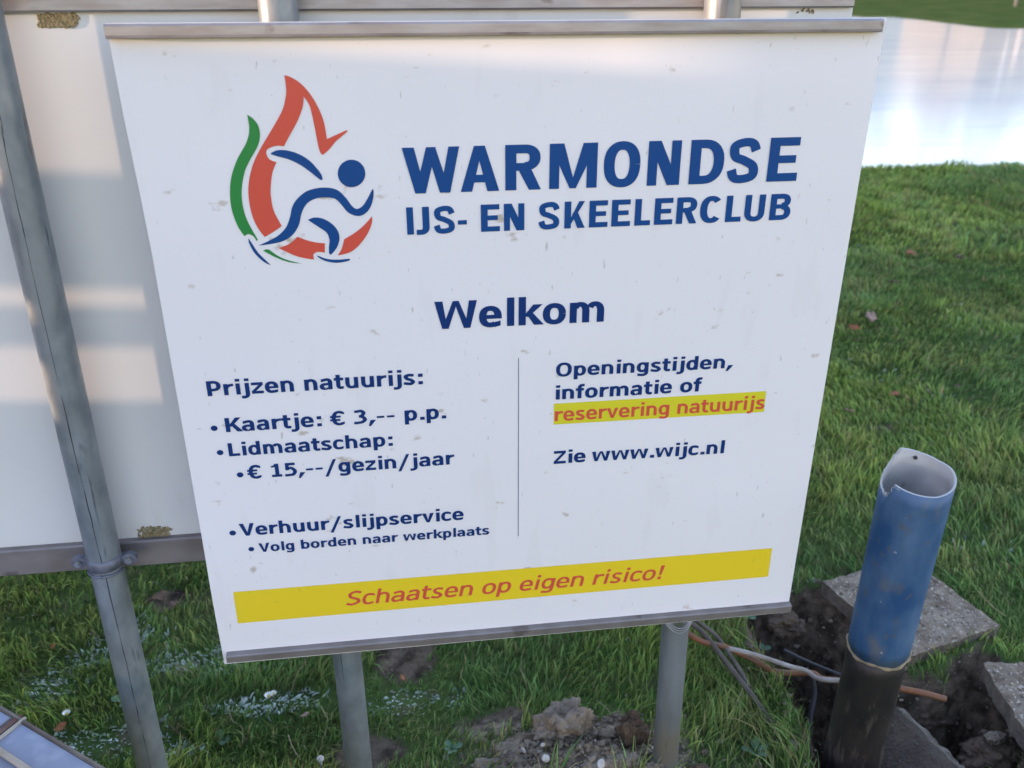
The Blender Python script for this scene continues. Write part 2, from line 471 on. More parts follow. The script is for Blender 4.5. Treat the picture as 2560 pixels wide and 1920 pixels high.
def humanist(ch, sv, sh):
    """wide bold screen-type sans; returns polygons and advance"""
    g = Pen(sv, sh); X, A, D = .75, 1.04, -.28
    t = sv
    if ch == ' ': return [], .47
    if ch == '.': g.R(.13, 0, .13 + t * 1.1, .22); return g.p, .46
    if ch == ':': g.R(.16, 0, .16 + t * 1.1, .22).R(.16, X - .24, .16 + t * 1.1, X - .02); return g.p, .52
    if ch == ',': g.P((.16, .22), (.02, -.22), (.16, -.22), (.16 + t * 1.35, .22)); return g.p, .50
    if ch == '-': g.R(.08, .33, .56, .47); return g.p, .66
    if ch == '/': g.P((.03, D + .02), (.03 + t * .8, D + .02), (.86, A), (.86 - t * .8, A)); return g.p, .92
    if ch == '!': g.R(.16, 0, .16 + t * 1.1, .2).P((.14, 1), (.2, .3), (.16 + t * .9, .3), (.18 + t * 1.1, 1)); return g.p, .56
    if ch == 'o': g.arc(.4725, X / 2, .425, X / 2 + .02, 0, 360); return g.p, .945
    if ch == 'e':
        g.arc(.455, X / 2, .41, X / 2 + .02, 0, 305).R(.12, X / 2 - sh * .45, .865, X / 2 + sh * .35)
        g.P((.60, -.02), (.82, .04), (.82, .04 + sh), (.60, sh - .01))
        return g.p, .913
    if ch == 'c':
        g.arc(.44, X / 2, .40, X / 2 + .02, 62, 298)
        g.P((.56, X + .015 - sh), (.75, X - .05 - sh), (.75, X - .04), (.56, X + .015)).P((.56, -.015), (.75, .04), (.75, .05 + sh), (.56, sh - .015))
        return g.p, .809
    if ch in 'bdpq':
        if ch == 'b': g.R(.09, 0, .09 + t, A).arc(.505, X / 2, .40, X / 2 + .02, -170, 170)
        if ch == 'p': g.R(.09, D, .09 + t, X).arc(.505, X / 2, .40, X / 2 + .02, -170, 170)
        if ch == 'd': g.R(.872 - t, 0, .872, A).arc(.457, X / 2, .40, X / 2 + .02, 10, 350)
        return g.p, .962
    if ch == 'g':
        g.R(.872 - t, -.02, .872, X).arc(.457, X / 2 + .015, .40, X / 2 + .005, 10, 350)
        g.arc(.457, 0, .415, -D + .01, -100, 0).P((.14, D + .02), (.46, D - .01), (.46, D + sh - .01), (.14, D + sh + .03))
        return g.p, .962
    if ch in 'nhm':
        if ch == 'm':
            g.R(.09, 0, .09 + t, X)
            for q in (.09, .09 + .545):
                g.arc(q + .385, X - .34, .345, .36, 0, 150).R(q + .73 - t, 0, q + .73, X - .3)
            return g.p, 1.455
        g.R(.09, 0, .09 + t, A if ch == 'h' else X).arc(.49, X - .35, .40, .37, 0, 150).R(.89 - t, 0, .89, X - .3)
        return g.p, .98
    if ch == 'u':
        g.R(.89 - t, 0, .89, X).arc(.49, .35, .40, .37, 180, 330).R(.09, .3, .09 + t, X)
        return g.p, .98
    if ch == 'r':
        g.R(.09, 0, .09 + t, X).arc(.60, X - .38, .50, .375, 95, 165).R(.56, X - .17, .69, X)
        return g.p, .684
    if ch in 'ij':
        x = .14 if ch == 'i' else .22
        g.R(x, X + .12, x + t * 1.04, A + .01)
        if ch == 'i': g.R(x, 0, x + t, X); return g.p, .47
        g.R(x, -.02, x + t, X).arc(.07, 0, x + t - .07, -D + .01, -90, 5).R(-.03, D, .09, D + sh)
        return g.p, .554
    if ch == 'l': g.R(.14, 0, .14 + t, A); return g.p, .47
    if ch == 'k':
        g.R(.09, 0, .09 + t, A).P((.28, .34), (.62, X), (.62 + t * 1.3, X), (.44, .30)).P((.36, .44), (.66, 0), (.66 + t * 1.35, 0), (.50, .56))
        return g.p, .923
    if ch == 't': g.R(.14, .2, .14 + t, X + .21).R(.02, X - sh, .60, X).arc(.14 + .30, .25, .30, .27, 180, 275).P((.42, -.02), (.60, 0), (.60, sh), (.42, sh - .02)); return g.p, .627
    if ch == 'f': g.R(.15, 0, .15 + t, X + .08).R(.02, X - sh, .56, X).arc(.15 + .30, X + .03, .30, A - X - .01, 90, 180).R(.43, A + .02 - sh, .60, A + .02); return g.p, .60
    if ch == 's':
        h = sh / 2
        g.curve([(.70, X - .10), (.55, X - h - .005), (.38, X + .01 - h), (.20, X - .13 - h * .3), (.28, X / 2 + .045), (.50, X / 2 - .035), (.64, .20), (.52, .05 + h * .3), (.34, h - .01), (.18, h + .02), (.07, .13)])
        return g.p, .816
    if ch == 'a':
        g.R(.83 - t, 0, .83, .48).arc(.49, X - .29, .34, .31, -5, 95).P((.14, X - .06 - sh), (.48, X + .02 - sh), (.48, X + .02), (.14, X - .04))
        g.arc(.36, .215, .32, .235, 85, 275).R(.34, .45 - sh * .9, .70, .45).P((.34, -.02), (.48, -.01), (.70, .10), (.70, .22), (.45, .115))
        return g.p, .923
    if ch == 'z': g.R(.06, 0, .77, sh).R(.06, X - sh, .76, X).P((.06, sh), (.06, sh - .02), (.30, sh - .02), (.76, X - sh), (.76, X - sh + .02), (.52, X - sh + .02)); return g.p, .821
    if ch == 'v': g.P((.02, X), (.02 + t * 1.06, X), (.45, .19), (.875 - t * 1.06, X), (.875, X), (.56, 0), (.34, 0)); return g.p, .895
    if ch == 'w':
        g.P((.03, X), (.03 + t, X), (.36, .22), (.46, 0), (.23, 0)).P((.23, 0), (.45, 0), (.70, .72), (.58, X))
        g.P((1.32, X), (1.32 - t, X), (.99, .22), (.89, 0), (1.12, 0)).P((1.12, 0), (.90, 0), (.65, .72), (.77, X)).R(.58, .62, .77, X)
        return g.p, 1.347
    if ch == 'W':
        g.P((.02, 1), (.02 + t * 1.08, 1), (.42, .27), (.52, 0), (.27, 0)).P((.27, 0), (.50, 0), (.82, .93), (.67, 1))
        g.P((1.53, 1), (1.53 - t * 1.08, 1), (1.13, .27), (1.03, 0), (1.28, 0)).P((1.28, 0), (1.05, 0), (.73, .93), (.88, 1)).R(.67, .85, .88, 1)
        return g.p, 1.552
    if ch == 'V': g.P((.01, 1), (.01 + t * 1.12, 1), (.53, .26), (1.05 - t * 1.12, 1), (1.05, 1), (.66, 0), (.40, 0)); return g.p, 1.06
    if ch == 'O': g.arc(.585, .5, .53, .53, 0, 360); return g.p, 1.17
    if ch == 'P': g.R(.10, 0, .10 + t * 1.05, 1).arc(.50, .655, .45, .345, -90, 90).R(.2, 1 - sh, .52, 1).R(.2, .31, .52, .31 + sh); return g.p, 1.008
    if ch == 'K': g.R(.10, 0, .10 + t * 1.05, 1).P((.29, .42), (.76, 1), (.76 + t * 1.35, 1), (.46, .36)).P((.38, .58), (.80, 0), (.80 + t * 1.4, 0), (.56, .70)); return g.p, 1.06
    if ch == 'L': g.R(.10, 0, .10 + t * 1.05, 1).R(.1, 0, .84, sh * 1.1); return g.p, .877
    if ch == 'Z': g.R(.06, 0, .90, sh * 1.1).R(.06, 1 - sh * 1.1, .89, 1).P((.06, sh), (.30, sh), (.89, 1 - sh), (.65, 1 - sh)); return g.p, .952
    if ch == 'S':
        h = sh / 2
        g.curve([(.86, .86), (.68, 1 - h), (.46, 1.01 - h), (.20, .80), (.28, .58), (.50, .50), (.76, .38), (.80, .22), (.62, .05 + h), (.40, h - .01), (.22, h + .03), (.08, .15)])
        return g.p, .98
    if ch == '3':
        g.curve([(.14, .89), (.32, .98 - sh / 2), (.55, 1.01 - sh / 2), (.73, .78), (.60, .58), (.42, .53)], 5).curve([(.42, .53), (.64, .49), (.79, .29), (.62, .07 + sh / 4), (.40, sh / 2 - .01), (.24, .06), (.09, .10)], 5)
        return g.p, .978
    if ch == '1': g.R(.44, 0, .44 + t, 1).R(.20, 0, .88, sh).P((.20, .72), (.46, .76), (.46, .88), (.50, 1), (.44, 1), (.36, .88), (.20, .85)); return g.p, .978
    if ch == '5': g.R(.17, .45, .17 + t * .95, 1).R(.17, 1 - sh * 1.05, .84, 1).curve([(.20, .52), (.40, .60), (.62, .58), (.80, .34), (.66, .10), (.42, sh / 2 - .01), (.26, .06), (.11, .09)], 5); return g.p, .978
    if ch == '€': g.arc(.60, .5, .48, .53, 58, 302).R(.02, .54, .70, .54 + sh * .8).R(.02, .30, .66, .30 + sh * .8).P((.72, .82), (.93, .76), (.93, .93), (.72, 1.0)).P((.72, .18), (.93, .24), (.93, .07), (.72, 0)); return g.p, .978
    return [], .5


def grotesque(ch, w):
    """heavy capitals for the club name, drawn w wide and 1 high"""
    g = Pen(.248, .19); t, h = .248, .19
    if ch == 'W': g.P((0, 1), (t * 1.05, 1), (w * .335, .30), (w * .385, 0), (w * .20, 0)).P((w * .20, 0), (w * .385, 0), (w * .59, .95), (w * .42, 1)).P((w, 1), (w - t * .95, 1), (w * .69, .30), (w * .64, 0), (w * .82, 0)).P((w * .82, 0), (w * .635, 0), (w * .43, .95), (w * .58, 1)).R(w * .42, .9, w * .588, 1)
    elif ch == 'A': g.P((0, 0), (t * 1.02, 0), (w * .53, .80), (w * .62, 1), (w * .36, 1)).P((w, 0), (w - t * 1.08, 0), (w * .46, .80), (w * .38, 1), (w * .64, 1)).R(w * .22, .20, w * .78, .20 + h * .9)
    elif ch == 'R': g.R(0, 0, t, 1).arc(w * .55, .715, w * .43, .285, -90, 90).R(t * .5, 1 - h, w * .56, 1).R(t * .5, .43, w * .56, .43 + h * .9).P((w * .36, .46), (w * .70, .50), (w, 0), (w - t * 1.1, 0))
    elif ch == 'M': g.R(0, 0, t * .9, 1).R(w - t * .95, 0, w, 1).P((0, 1), (w * .30, 1), (w * .56, 0), (w * .43, 0)).P((w, 1), (w * .70, 1), (w * .43, 0), (w * .56, 0))
    elif ch == 'O': g.arc(w / 2, .5, w / 2, .515, 0, 360, 36, 2.35)
    elif ch == 'N': g.R(0, 0, t * .9, 1).R(w - t * .9, 0, w, 1).P((0, 1), (t * 1.15, 1), (w, 0), (w - t * 1.15, 0))
    elif ch == 'D': g.R(0, 0, t, 1).arc(w * .42, .5, w * .58, .5, -90, 90, None, 2.3).R(t * .5, 1 - h, w * .45, 1).R(t * .5, 0, w * .45, h)
    elif ch == 'S': g.curve([(w * .90, .72), (w * .78, .88), (w * .5, 1.01 - h / 2), (w * .16, .83), (w * .20, .60), (w * .5, .51), (w * .83, .37), (w * .84, .16), (w * .5, h / 2 - .01), (w * .20, .12), (w * .09, .30)], 7)
    elif ch == 'E': g.R(0, 0, t, 1).R(0, 0, w, h).R(0, 1 - h, w * .98, 1).R(0, .42, w * .9, .42 + h * .92)
    elif ch == 'I': g.R(0, 0, w, 1)
    elif ch == 'J': g.R(w - t, .22, w, 1).arc(w * .36, .27, w * .64, .29, -95, 0).R(0, -.02, w * .4, h - .02)
    elif ch == '-': g.R(0, .30, w, .46)
    elif ch == 'K': g.R(0, 0, t, 1).P((t * .8, .30), (w * .70, 1), (w * .98, 1), (t * .9, .12)).P((w * .38, .52), (w - t * 1.15, 0), (w, 0), (w * .56, .74))
    elif ch == 'L': g.R(0, 0, t, 1).R(0, 0, w, h)
    elif ch == 'C': g.arc(w / 2, .5, w / 2, .515, 42, 318, 24, 2.35)
    elif ch == 'U': g.R(0, .3, t, 1).R(w - t, .3, w, 1).arc(w / 2, .32, w / 2, .34, 180, 360)
    elif ch == 'B':
        g.R(0, 0, t, 1).R(t * .5, 1 - h, w * .6, 1).R(t * .5, 0, w * .6, h).R(t * .5, .44, w * .6, .44 + h * .85)
        g.arc(w * .54, .735, w * .42, .265, -90, 90).arc(w * .56, .295, w * .44, .295, -90, 90)
    return g.p


YB = 1.2                                    # front of the printed board
def bp(u, v): p = atY(u, v, YB); return (p.x, p.z)


def line_frame(L, R, T):
    l, r, t = np.array(bp(*L)), np.array(bp(*R)), np.array(bp(*T))
    d = (r - l); n = np.linalg.norm(d); d = d / n
    up = np.array([-d[1], d[0]])
    return l, d, up, n, float((t - l) @ up)


def text_line(name, s, L, R, T, m, parent, sv=.265, sh=.18, shear=0.0):
    l, d, up, n, ch = line_frame(L, R, T)
    items, x = [], 0.0
    for c in s:
        pl, adv = humanist(c, sv, sh)
        items.append((pl, x)); x += adv
    xs = [p[0] + ox for pl, ox in items for q in pl for p in q]
    x0, x1 = min(xs), max(xs)
    k = n / (x1 - x0)
    polys = []
    for pl, ox in items:
        for q in pl:
            polys.append([tuple(l + d * ((p[0] + ox - x0) * k + shear * p[1] * ch) + up * (p[1] * ch)) for p in q])
    return flat_mesh(name, polys, YB - 0.0009, m, parent)


def title_line(name, s, L, R, T, ext, m, parent):
    l, d, up, n, ch = line_frame(L, R, T)
    polys = []
    for c, (a, b) in zip(s, ext):
        xa = float((np.array(bp(*a)) - l) @ d); xb = float((np.array(bp(*b)) - l) @ d)
        w_ = (xb - xa) / ch
        gl = grotesque(c, w_)
        gx0 = min(p[0] for q in gl for p in q); gx1 = max(p[0] for q in gl for p in q)
        gl = [[((p[0] - gx0) * w_ / (gx1 - gx0), p[1]) for p in q] for q in gl]
        for q in gl:
            polys.append([tuple(l + d * (xa + p[0] * ch) + up * (p[1] * ch)) for p in q])
    return flat_mesh(name, polys, YB - 0.0009, m, parent)


def z4(x, y): return (960 + x / 2.0481, 320 + y / 2.0481)
def z5(x, y): return (480 + x / 2.6976, 860 + y / 2.6976)
def z6(x, y): return (1260 + x / 2.765, 860 + y / 2.765)
def z3(x, y): return (540 + x / 3.0727, 160 + y / 3.0727)


_n = G['grass'].node_tree
_t = _n.nodes.new('ShaderNodeBsdfTranslucent'); _m = _n.nodes.new('ShaderNodeMixShader'); _m.inputs[0].default_value = .3
_n.links.new(_n.nodes['Attribute'].outputs['Color'], _t.inputs[0])
_n.links.new(_n.nodes['Principled BSDF'].outputs[0], _m.inputs[1]); _n.links.new(_t.outputs[0], _m.inputs[2])
_n.links.new(_m.outputs[0], _n.nodes['Material Output'].inputs[0])

# ================================================================== LARGE STRUCTURE
# ------------------------------------------------------------------ ground
hole_px = [(1850, 1530), (1930, 1480), (2050, 1480), (2150, 1560), (2240, 1690), (2350, 1690), (2450, 1640), (2600, 1760), (2640, 1960),
           (2300, 2050), (2030, 2010), (2025, 1850), (1985, 1760), (1950, 1690), (1890, 1630)]
HOLE = [tuple(atZ(u, v).xy) for u, v in hole_px]
POND = [(-40, 6.72), (3.4, 6.80), (4.2, 6.70), (5.2, 6.66), (7, 6.72), (18.2, 6.4), (14.75, 20.6), (13.74, 24.97), (9.2, 45), (-40, 46)]
SOILS = [(atZ(1450, 1935).xy, .27, .135), (atZ(1235, 1830).xy, .10, .07), (atZ(925, 1900).xy, .10, .07), (atZ(1010, 1640).xy, .085, .11),
         (atZ(430, 1515).xy, .07, .05), (atZ(2210, 1085).xy, .06, .03), (atZ(1880, 1420).xy, .05, .08)]


def soil_mask(x, y):
    n = fbm(x * 14, y * 14) * .5 + fbm(x * 45, y * 45, 2) * .35
    s = smooth(.045, -.01, poly_sd(x, y, HOLE) + n * .05)
    for (c, rx, ry) in SOILS:
        r = np.hypot((x - c[0]) / rx, (y - c[1]) / ry) + n * .6
        s = np.maximum(s, smooth(1.25, .45, r))
    return s


def height(x, y):
    x = np.asarray(x, float); y = np.asarray(y, float)
    near = smooth(9, 5, np.hypot(x, y))
    z = (.035 * fbm(x * 1.1, y * 1.1) + .022 * fbm(x * 4.3, y * 4.3)) * (.3 + .7 * near)
    sd_ = poly_sd(x, y, HOLE)
    z = z - .27 * smooth(.02, -.13, sd_) + .03 * smooth(.10, .02, sd_) * smooth(-.03, .02, sd_)
    dp = poly_sd(x, y, POND)
    z = z - .16 * smooth(.12, -.25, dp)
    c = SOILS[0][0]
    z = z + .075 * np.exp(-(((x - c[0]) / .26) ** 2 + ((y - c[1]) / .13) ** 2))
    sm = soil_mask(x, y) * near
    z = z + sm * (.014 * fbm(x * 22, y * 22, 3) + .02 * np.abs(fbm(x * 9 + 4, y * 9, 2)))
    # gentle far bank
    z = z + .25 * smooth(1.0, 9.0, dp) * smooth(15, 24, y)
    return z


def axis(a, b, step, lo, hi, g=1.09, mx=6):
    c = list(np.arange(a, b, step)); s = step; p = c[-1]
    while p < hi: s = min(s * g, mx if p < 90 else 60); p += s; c.append(p)
    s = step; p = c[0]
    while p > lo: s = min(s * g, mx if p > -90 else 60); p -= s; c.insert(0, p)
    return np.array(c)


gx = axis(-1.5, 2.2, .014, -500, 500); gy_ = axis(.95, 2.5, .014, -300, 600, 1.03, 2.0)
XX, YY = np.meshgrid(gx, gy_)
ZZ = height(XX, YY)
nv = XX.size; nx_, ny_ = len(gx), len(gy_)
me = bpy.data.meshes.new('ground')
me.vertices.add(nv)
me.vertices.foreach_set('co', np.stack([XX, YY, ZZ], -1).astype(np.float32).ravel())
ii = (np.arange(ny_ - 1)[:, None] * nx_ + np.arange(nx_ - 1)[None]).ravel()
quads = np.stack([ii, ii + 1, ii + nx_ + 1, ii + nx_], -1)
me.loops.add(quads.size); me.loops.foreach_set('vertex_index', quads.ravel().astype(np.int32))
me.polygons.add(len(quads)); me.polygons.foreach_set('loop_start', (np.arange(len(quads)) * 4).astype(np.int32))
me.polygons.foreach_set('loop_total', np.full(len(quads), 4, np.int32))
me.update(); me.validate()
at_ = me.attributes.new('soil', 'FLOAT', 'POINT')
at_.data.foreach_set('value', soil_mask(XX, YY).astype(np.float32).ravel())
at_ = me.attributes.new('dry', 'FLOAT', 'POINT')
_c0 = SOILS[0][0]
at_.data.foreach_set('value', smooth(1.5, .5, np.hypot((XX - _c0[0]) / .27, (YY - _c0[1]) / .15) + .4 * fbm(XX * 20, YY * 20)).astype(np.float32).ravel())
gm = bpy.data.materials.new('lawn_ground'); gm.use_nodes = True
N = gm.node_tree.nodes; Lk = gm.node_tree.links; p = N['Principled BSDF']; p.inputs['Roughness'].default_value = 1.0
p.inputs['Specular IOR Level'].default_value = 0.0
tc = N.new('ShaderNodeTexCoord')


def nz(scale, det=6):
    n = N.new('ShaderNodeTexNoise'); n.inputs['Scale'].default_value = scale; n.inputs['Detail'].default_value = det
    Lk.new(tc.outputs['Object'], n.inputs['Vector']); return n


def mixc(f, a, b):
    m = N.new('ShaderNodeMix'); m.data_type = 'RGBA'
    Lk.new(f, m.inputs[0])
    for i, q in ((6, a), (7, b)):
        if isinstance(q, tuple): m.inputs[i].default_value = q
        else: Lk.new(q, m.inputs[i])
    return m.outputs[2]


def ramp(src, a, b):
    r = N.new('ShaderNodeMapRange'); r.inputs[1].default_value = a; r.inputs[2].default_value = b
    Lk.new(src, r.inputs[0]); return r.outputs[0]


g1 = mixc(ramp(nz(1.2).outputs['Fac'], .38, .62), (0.048, 0.092, 0.024, 1), (0.085, 0.125, 0.036, 1))
g1 = mixc(ramp(nz(35).outputs['Fac'], .45, .65), g1, (0.060, 0.085, 0.030, 1))
g1 = mixc(ramp(nz(14).outputs['Fac'], .55, .75), g1, (0.11, 0.095, 0.055, 1))
s1 = mixc(ramp(nz(26).outputs['Fac'], .38, .62), (0.045, 0.034, 0.025, 1), (0.15, 0.113, 0.08, 1))
s1 = mixc(ramp(nz(110, 3).outputs['Fac'], .64, .69), s1, (0.16, 0.135, 0.11, 1))
aD = N.new('ShaderNodeAttribute'); aD.attribute_name = 'dry'
s1 = mixc(aD.outputs['Fac'], s1, mixc(ramp(nz(45).outputs['Fac'], .4, .65), (0.10, 0.078, 0.058, 1), (0.30, 0.24, 0.17, 1)))
aS = N.new('ShaderNodeAttribute'); aS.attribute_name = 'soil'
Lk.new(mixc(ramp(aS.outputs['Fac'], .3, .7), g1, s1), p.inputs['Base Color'])
bn = N.new('ShaderNodeBump'); bn.inputs['Strength'].default_value = .8; bn.inputs['Distance'].default_value = .012
Lk.new(nz(90).outputs['Fac'], bn.inputs['Height']); Lk.new(bn.outputs[0], p.inputs['Normal'])
ground = link('ground', me, gm, None, True)
tag(ground, kind='structure')

# ------------------------------------------------------------------ ice
im = mat('milky_ice', (0.86, 0.83, 0.69, 1), 0.17, spec=0.35, var=(0.72, 0.72, 0.64, 1), vscale=.7, vstretch=(.35, 1.2, 1), bump=0.012, bscale=3.0,
         spots=[((0.62, 0.64, 0.62, 1), .9, 0.54, 0.6, (.5, 1.6, 1)), ((0.35, 0.37, 0.38, 1), 2.2, 0.70, 0.5, (.5, 1.6, 1))], coat=0.3)
im.node_tree.nodes['Principled BSDF'].inputs['Coat Roughness'].default_value = 0.10
bm = bmesh.new()
bm.faces.new([bm.verts.new((x, y, -.045)) for x, y in [(-60, 6.4), (19, 6.0), (15.6, 20.6), (14.6, 24.97), (10.2, 45.6), (-60, 46.6)]])
tag(bm_obj('ice', bm, im), kind='structure')


# ------------------------------------------------------------------ grass blades
def make_grass():
    def scatter(x0, x1, y0, y1, dens, wedge=None):
        n = int((x1 - x0) * (y1 - y0) * dens)
        x = rng.uniform(x0, x1, n); y = rng.uniform(y0, y1, n)
        if wedge is not None:
            k = wedge(x, y); x, y = x[k], y[k]
        return x, y
    parts = []
    # u = width multiplier with distance
    parts.append((*scatter(-1.45, 2.1, 1.0, 1.75, 23000, lambda x, y: (x > -.72 * y - .15) & (x < .92 * y + .25)), 1.0))
    parts.append((*scatter(-1.7, 2.6, 1.75, 2.7, 14000, lambda x, y: (x > -.72 * y - .15) & (x < .88 * y + .25)), 1.25))
    parts.append((*scatter(0, 4.4, 2.7, 4.4, 11000, lambda x, y: (x > .30 * y) & (x < .86 * y + .3)), 1.7))
    parts.append((*scatter(0, 6.3, 4.4, 6.95, 6000, lambda x, y: (x > .30 * y) & (x < .84 * y + .4)), 2.4))
    X = np.concatenate([q[0] for q in parts]); Y = np.concatenate([q[1] for q in parts])
    U = np.concatenate([np.full(len(q[0]), q[2]) for q in parts])
    soil = soil_mask(X, Y)
    dens = .66 + .9 * fbm(X * 7, Y * 7)
    keep = (rng.random(len(X)) > soil * 1.02 + .0) & (rng.random(len(X)) < dens + .15)
    for q_ in ([(2058, 1452), (2316, 1410), (2501, 1561), (2277, 1650)], [(2458, 1660), (2552, 1815), (2900, 1900), (2800, 1600)]):
        keep &= poly_sd(X, Y, [tuple(atZ(u, v, .03).xy) for u, v in q_]) > 0
    X, Y, U = X[keep], Y[keep], U[keep]
    n = len(X)
    Z = height(X, Y) - .004
    tuft = fbm(X * 3.2 + 9, Y * 3.2)
    Hh = (.034 + .024 * tuft + .02 * rng.random(n) ** 2) * (1 + .5 * (fbm(X * 9, Y * 9) > .25))
    Hh *= np.where(Y > 4.4, 1.1, 1.0)
    edge = smooth(.16, .0, np.abs(poly_sd(X, Y, HOLE)))
    Hh *= 1 + .35 * edge * (X < 1.0)
    frost = np.zeros(n)
    for (u, v, rx, ry) in ((250, 1845, .105, .045), (110, 1860, .06, .02), (330, 1590, .07, .05), (480, 1640, .12, .04), (560, 1655, .05, .04), (680, 1750, .10, .03), (1010, 1735, .09, .03), (1090, 1715, .05, .02),
                           (120, 1700, .06, .05), (2160, 605, .09, .12), (2390, 755, .16, .16), (2330, 1070, .12, .07), (2050, 1415, .08, .05), (2480, 1350, .12, .06), (2420, 535, .3, .2),
                           (2540, 880, .2, .2), (2510, 1030, .16, .1), (420, 1870, .06, .02), (240, 1640, .09, .03), (2110, 900, .1, .08)):
        q = atZ(u, v, .03)
        r = np.hypot((X - q.x) / rx, (Y - q.y) / ry)
        s_ = (1.15 if v > 1550 else .16) * (1.0 if (v > 1800 or u in (680, 1010)) else .6)
        frost = np.maximum(frost, s_ * smooth(1.7, .2, r + .9 * fbm(X * 24, Y * 24, 2)))
    general = .10 * smooth(.1, .7, fbm(X * 2.1 + 70, Y * 2.1 + 9))
    fr = (rng.random(n) < frost + general * .5)
    Hh = np.where(fr, Hh * .62, Hh)
    for (u, v, rx, ry, add) in ((1200, 1690, .075, .05, .035), (1850, 1800, .10, .10, .045), (1770, 1860, .10, .07, .03), (1600, 1690, .12, .06, .012)):
        q = atZ(u, v, .02)
        Hh = Hh + add * smooth(1.1, .3, np.hypot((X - q.x) / rx, (Y - q.y) / ry)) * rng.uniform(.3, 1, n) * np.where(fr, .1, 1)
    Hh = Hh * (1 - .45 * smooth(.3, .9, frost))
    Hh = np.where(fr, np.minimum(Hh * .8, .020), Hh)
    wd = (.0009 + .0026 * rng.random(n) ** 2.2) * U * 1.05 * np.where(fr, 2.6, 1.0)
    az = rng.uniform(0, 2 * np.pi, n) ; comb = fbm(X * 2.3 + 31, Y * 2.3 + 3) * 5
    lean = Hh * (.2 + 1.0 * rng.random(n) ** 1.3)
    lx = (np.cos(az) * .65 + np.cos(comb) * .55) * lean; ly = (np.sin(az) * .65 + np.sin(comb) * .55) * lean
    fa = rng.uniform(0, np.pi, n); wx = np.cos(fa) * wd; wy = np.sin(fa) * wd * .5
    ts = np.array([0, .38, .74]); wf = np.array([1, .85, .5])
    V = np.zeros((n, 7, 3), np.float32)
    for i, (t, f) in enumerate(zip(ts, wf)):
        bx = X + lx * t ** 1.7; by = Y + ly * t ** 1.7; bz = Z + Hh * t * (1 - .18 * t * (lean / Hh))
        V[:, 2 * i] = np.stack([bx - wx * f, by - wy * f, bz], -1)
        V[:, 2 * i + 1] = np.stack([bx + wx * f, by + wy * f, bz], -1)
    V[:, 6] = np.stack([X + lx * 1.05, Y + ly * 1.05, Z + Hh * (1 - .3 * lean / Hh)], -1)
    # colour: patches of fresh and bluish green, dry blades and hoar frost
    pa = smooth(-.35, .4, fbm(X * 1.7 + 5, Y * 1.7))[:, None]
    pb = smooth(-.1, .5, fbm(X * 6 + 50, Y * 6))[:, None]
    c = (1 - pa) * np.array([.088, .160, .050]) + pa * np.array([.150, .225, .055])
    c = c * (1 - .35 * pb) + .35 * pb * np.array([.20, .22, .08])
    c = c * np.array([1.12, 1.02, .92]) * (1.42 + .42 * fbm(X * 2.7 + 3, Y * 2.7 + 8)[:, None]) * rng.uniform(.5, 1.5, (n, 1)) * (1 + .22 * rng.uniform(-1, 1, (n, 1)) * np.array([1.0, .1, .3]))
    dry = rng.random(n) < .055 + .09 * smooth(.1, .6, fbm(X * 4 + 80, Y * 4)) + .12 * smooth(1.5, 1.2, Y)
    c[dry] = np.array([.30, .25, .12]) * rng.uniform(.6, 1.3, (dry.sum(), 1))
    white = np.array([.72, .80, .78])
    c[fr] = c[fr] * .4 + white * rng.uniform(.4, 1.15, (fr.sum(), 1)) * 1.0 * (.35 + .65 * np.maximum(frost[fr], .1))[:, None]
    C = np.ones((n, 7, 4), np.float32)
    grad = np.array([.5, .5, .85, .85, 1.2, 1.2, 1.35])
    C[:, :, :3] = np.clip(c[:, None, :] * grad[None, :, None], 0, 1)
    me = bpy.data.meshes.new('grass')
    me.vertices.add(n * 7); me.vertices.foreach_set('co', V.ravel())
    base = (np.arange(n) * 7)[:, None]
    q1 = base + np.array([0, 1, 3, 2]); q2 = base + np.array([2, 3, 5, 4]); t3 = base + np.array([4, 5, 6])
    loops = np.concatenate([q1, q2, t3], 1).astype(np.int32)
    me.loops.add(loops.size); me.loops.foreach_set('vertex_index', loops.ravel())
    me.polygons.add(n * 3)
    st = (np.arange(n) * 11)[:, None] + np.array([0, 4, 8])
    me.polygons.foreach_set('loop_start', st.ravel().astype(np.int32))
    me.polygons.foreach_set('loop_total', np.tile([4, 4, 3], n).astype(np.int32))
    me.update()
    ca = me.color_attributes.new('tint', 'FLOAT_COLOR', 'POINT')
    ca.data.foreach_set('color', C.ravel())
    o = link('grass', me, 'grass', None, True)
    tag(o, 'short green lawn grass with whitish frosted patches round the sign posts', 'grass', kind='stuff')
    print('BLADES', n)


def gh(x, y): return float(height(np.array([x]), np.array([y]))[0])


make_grass()

# ------------------------------------------------------------------ posts
RP = .0245


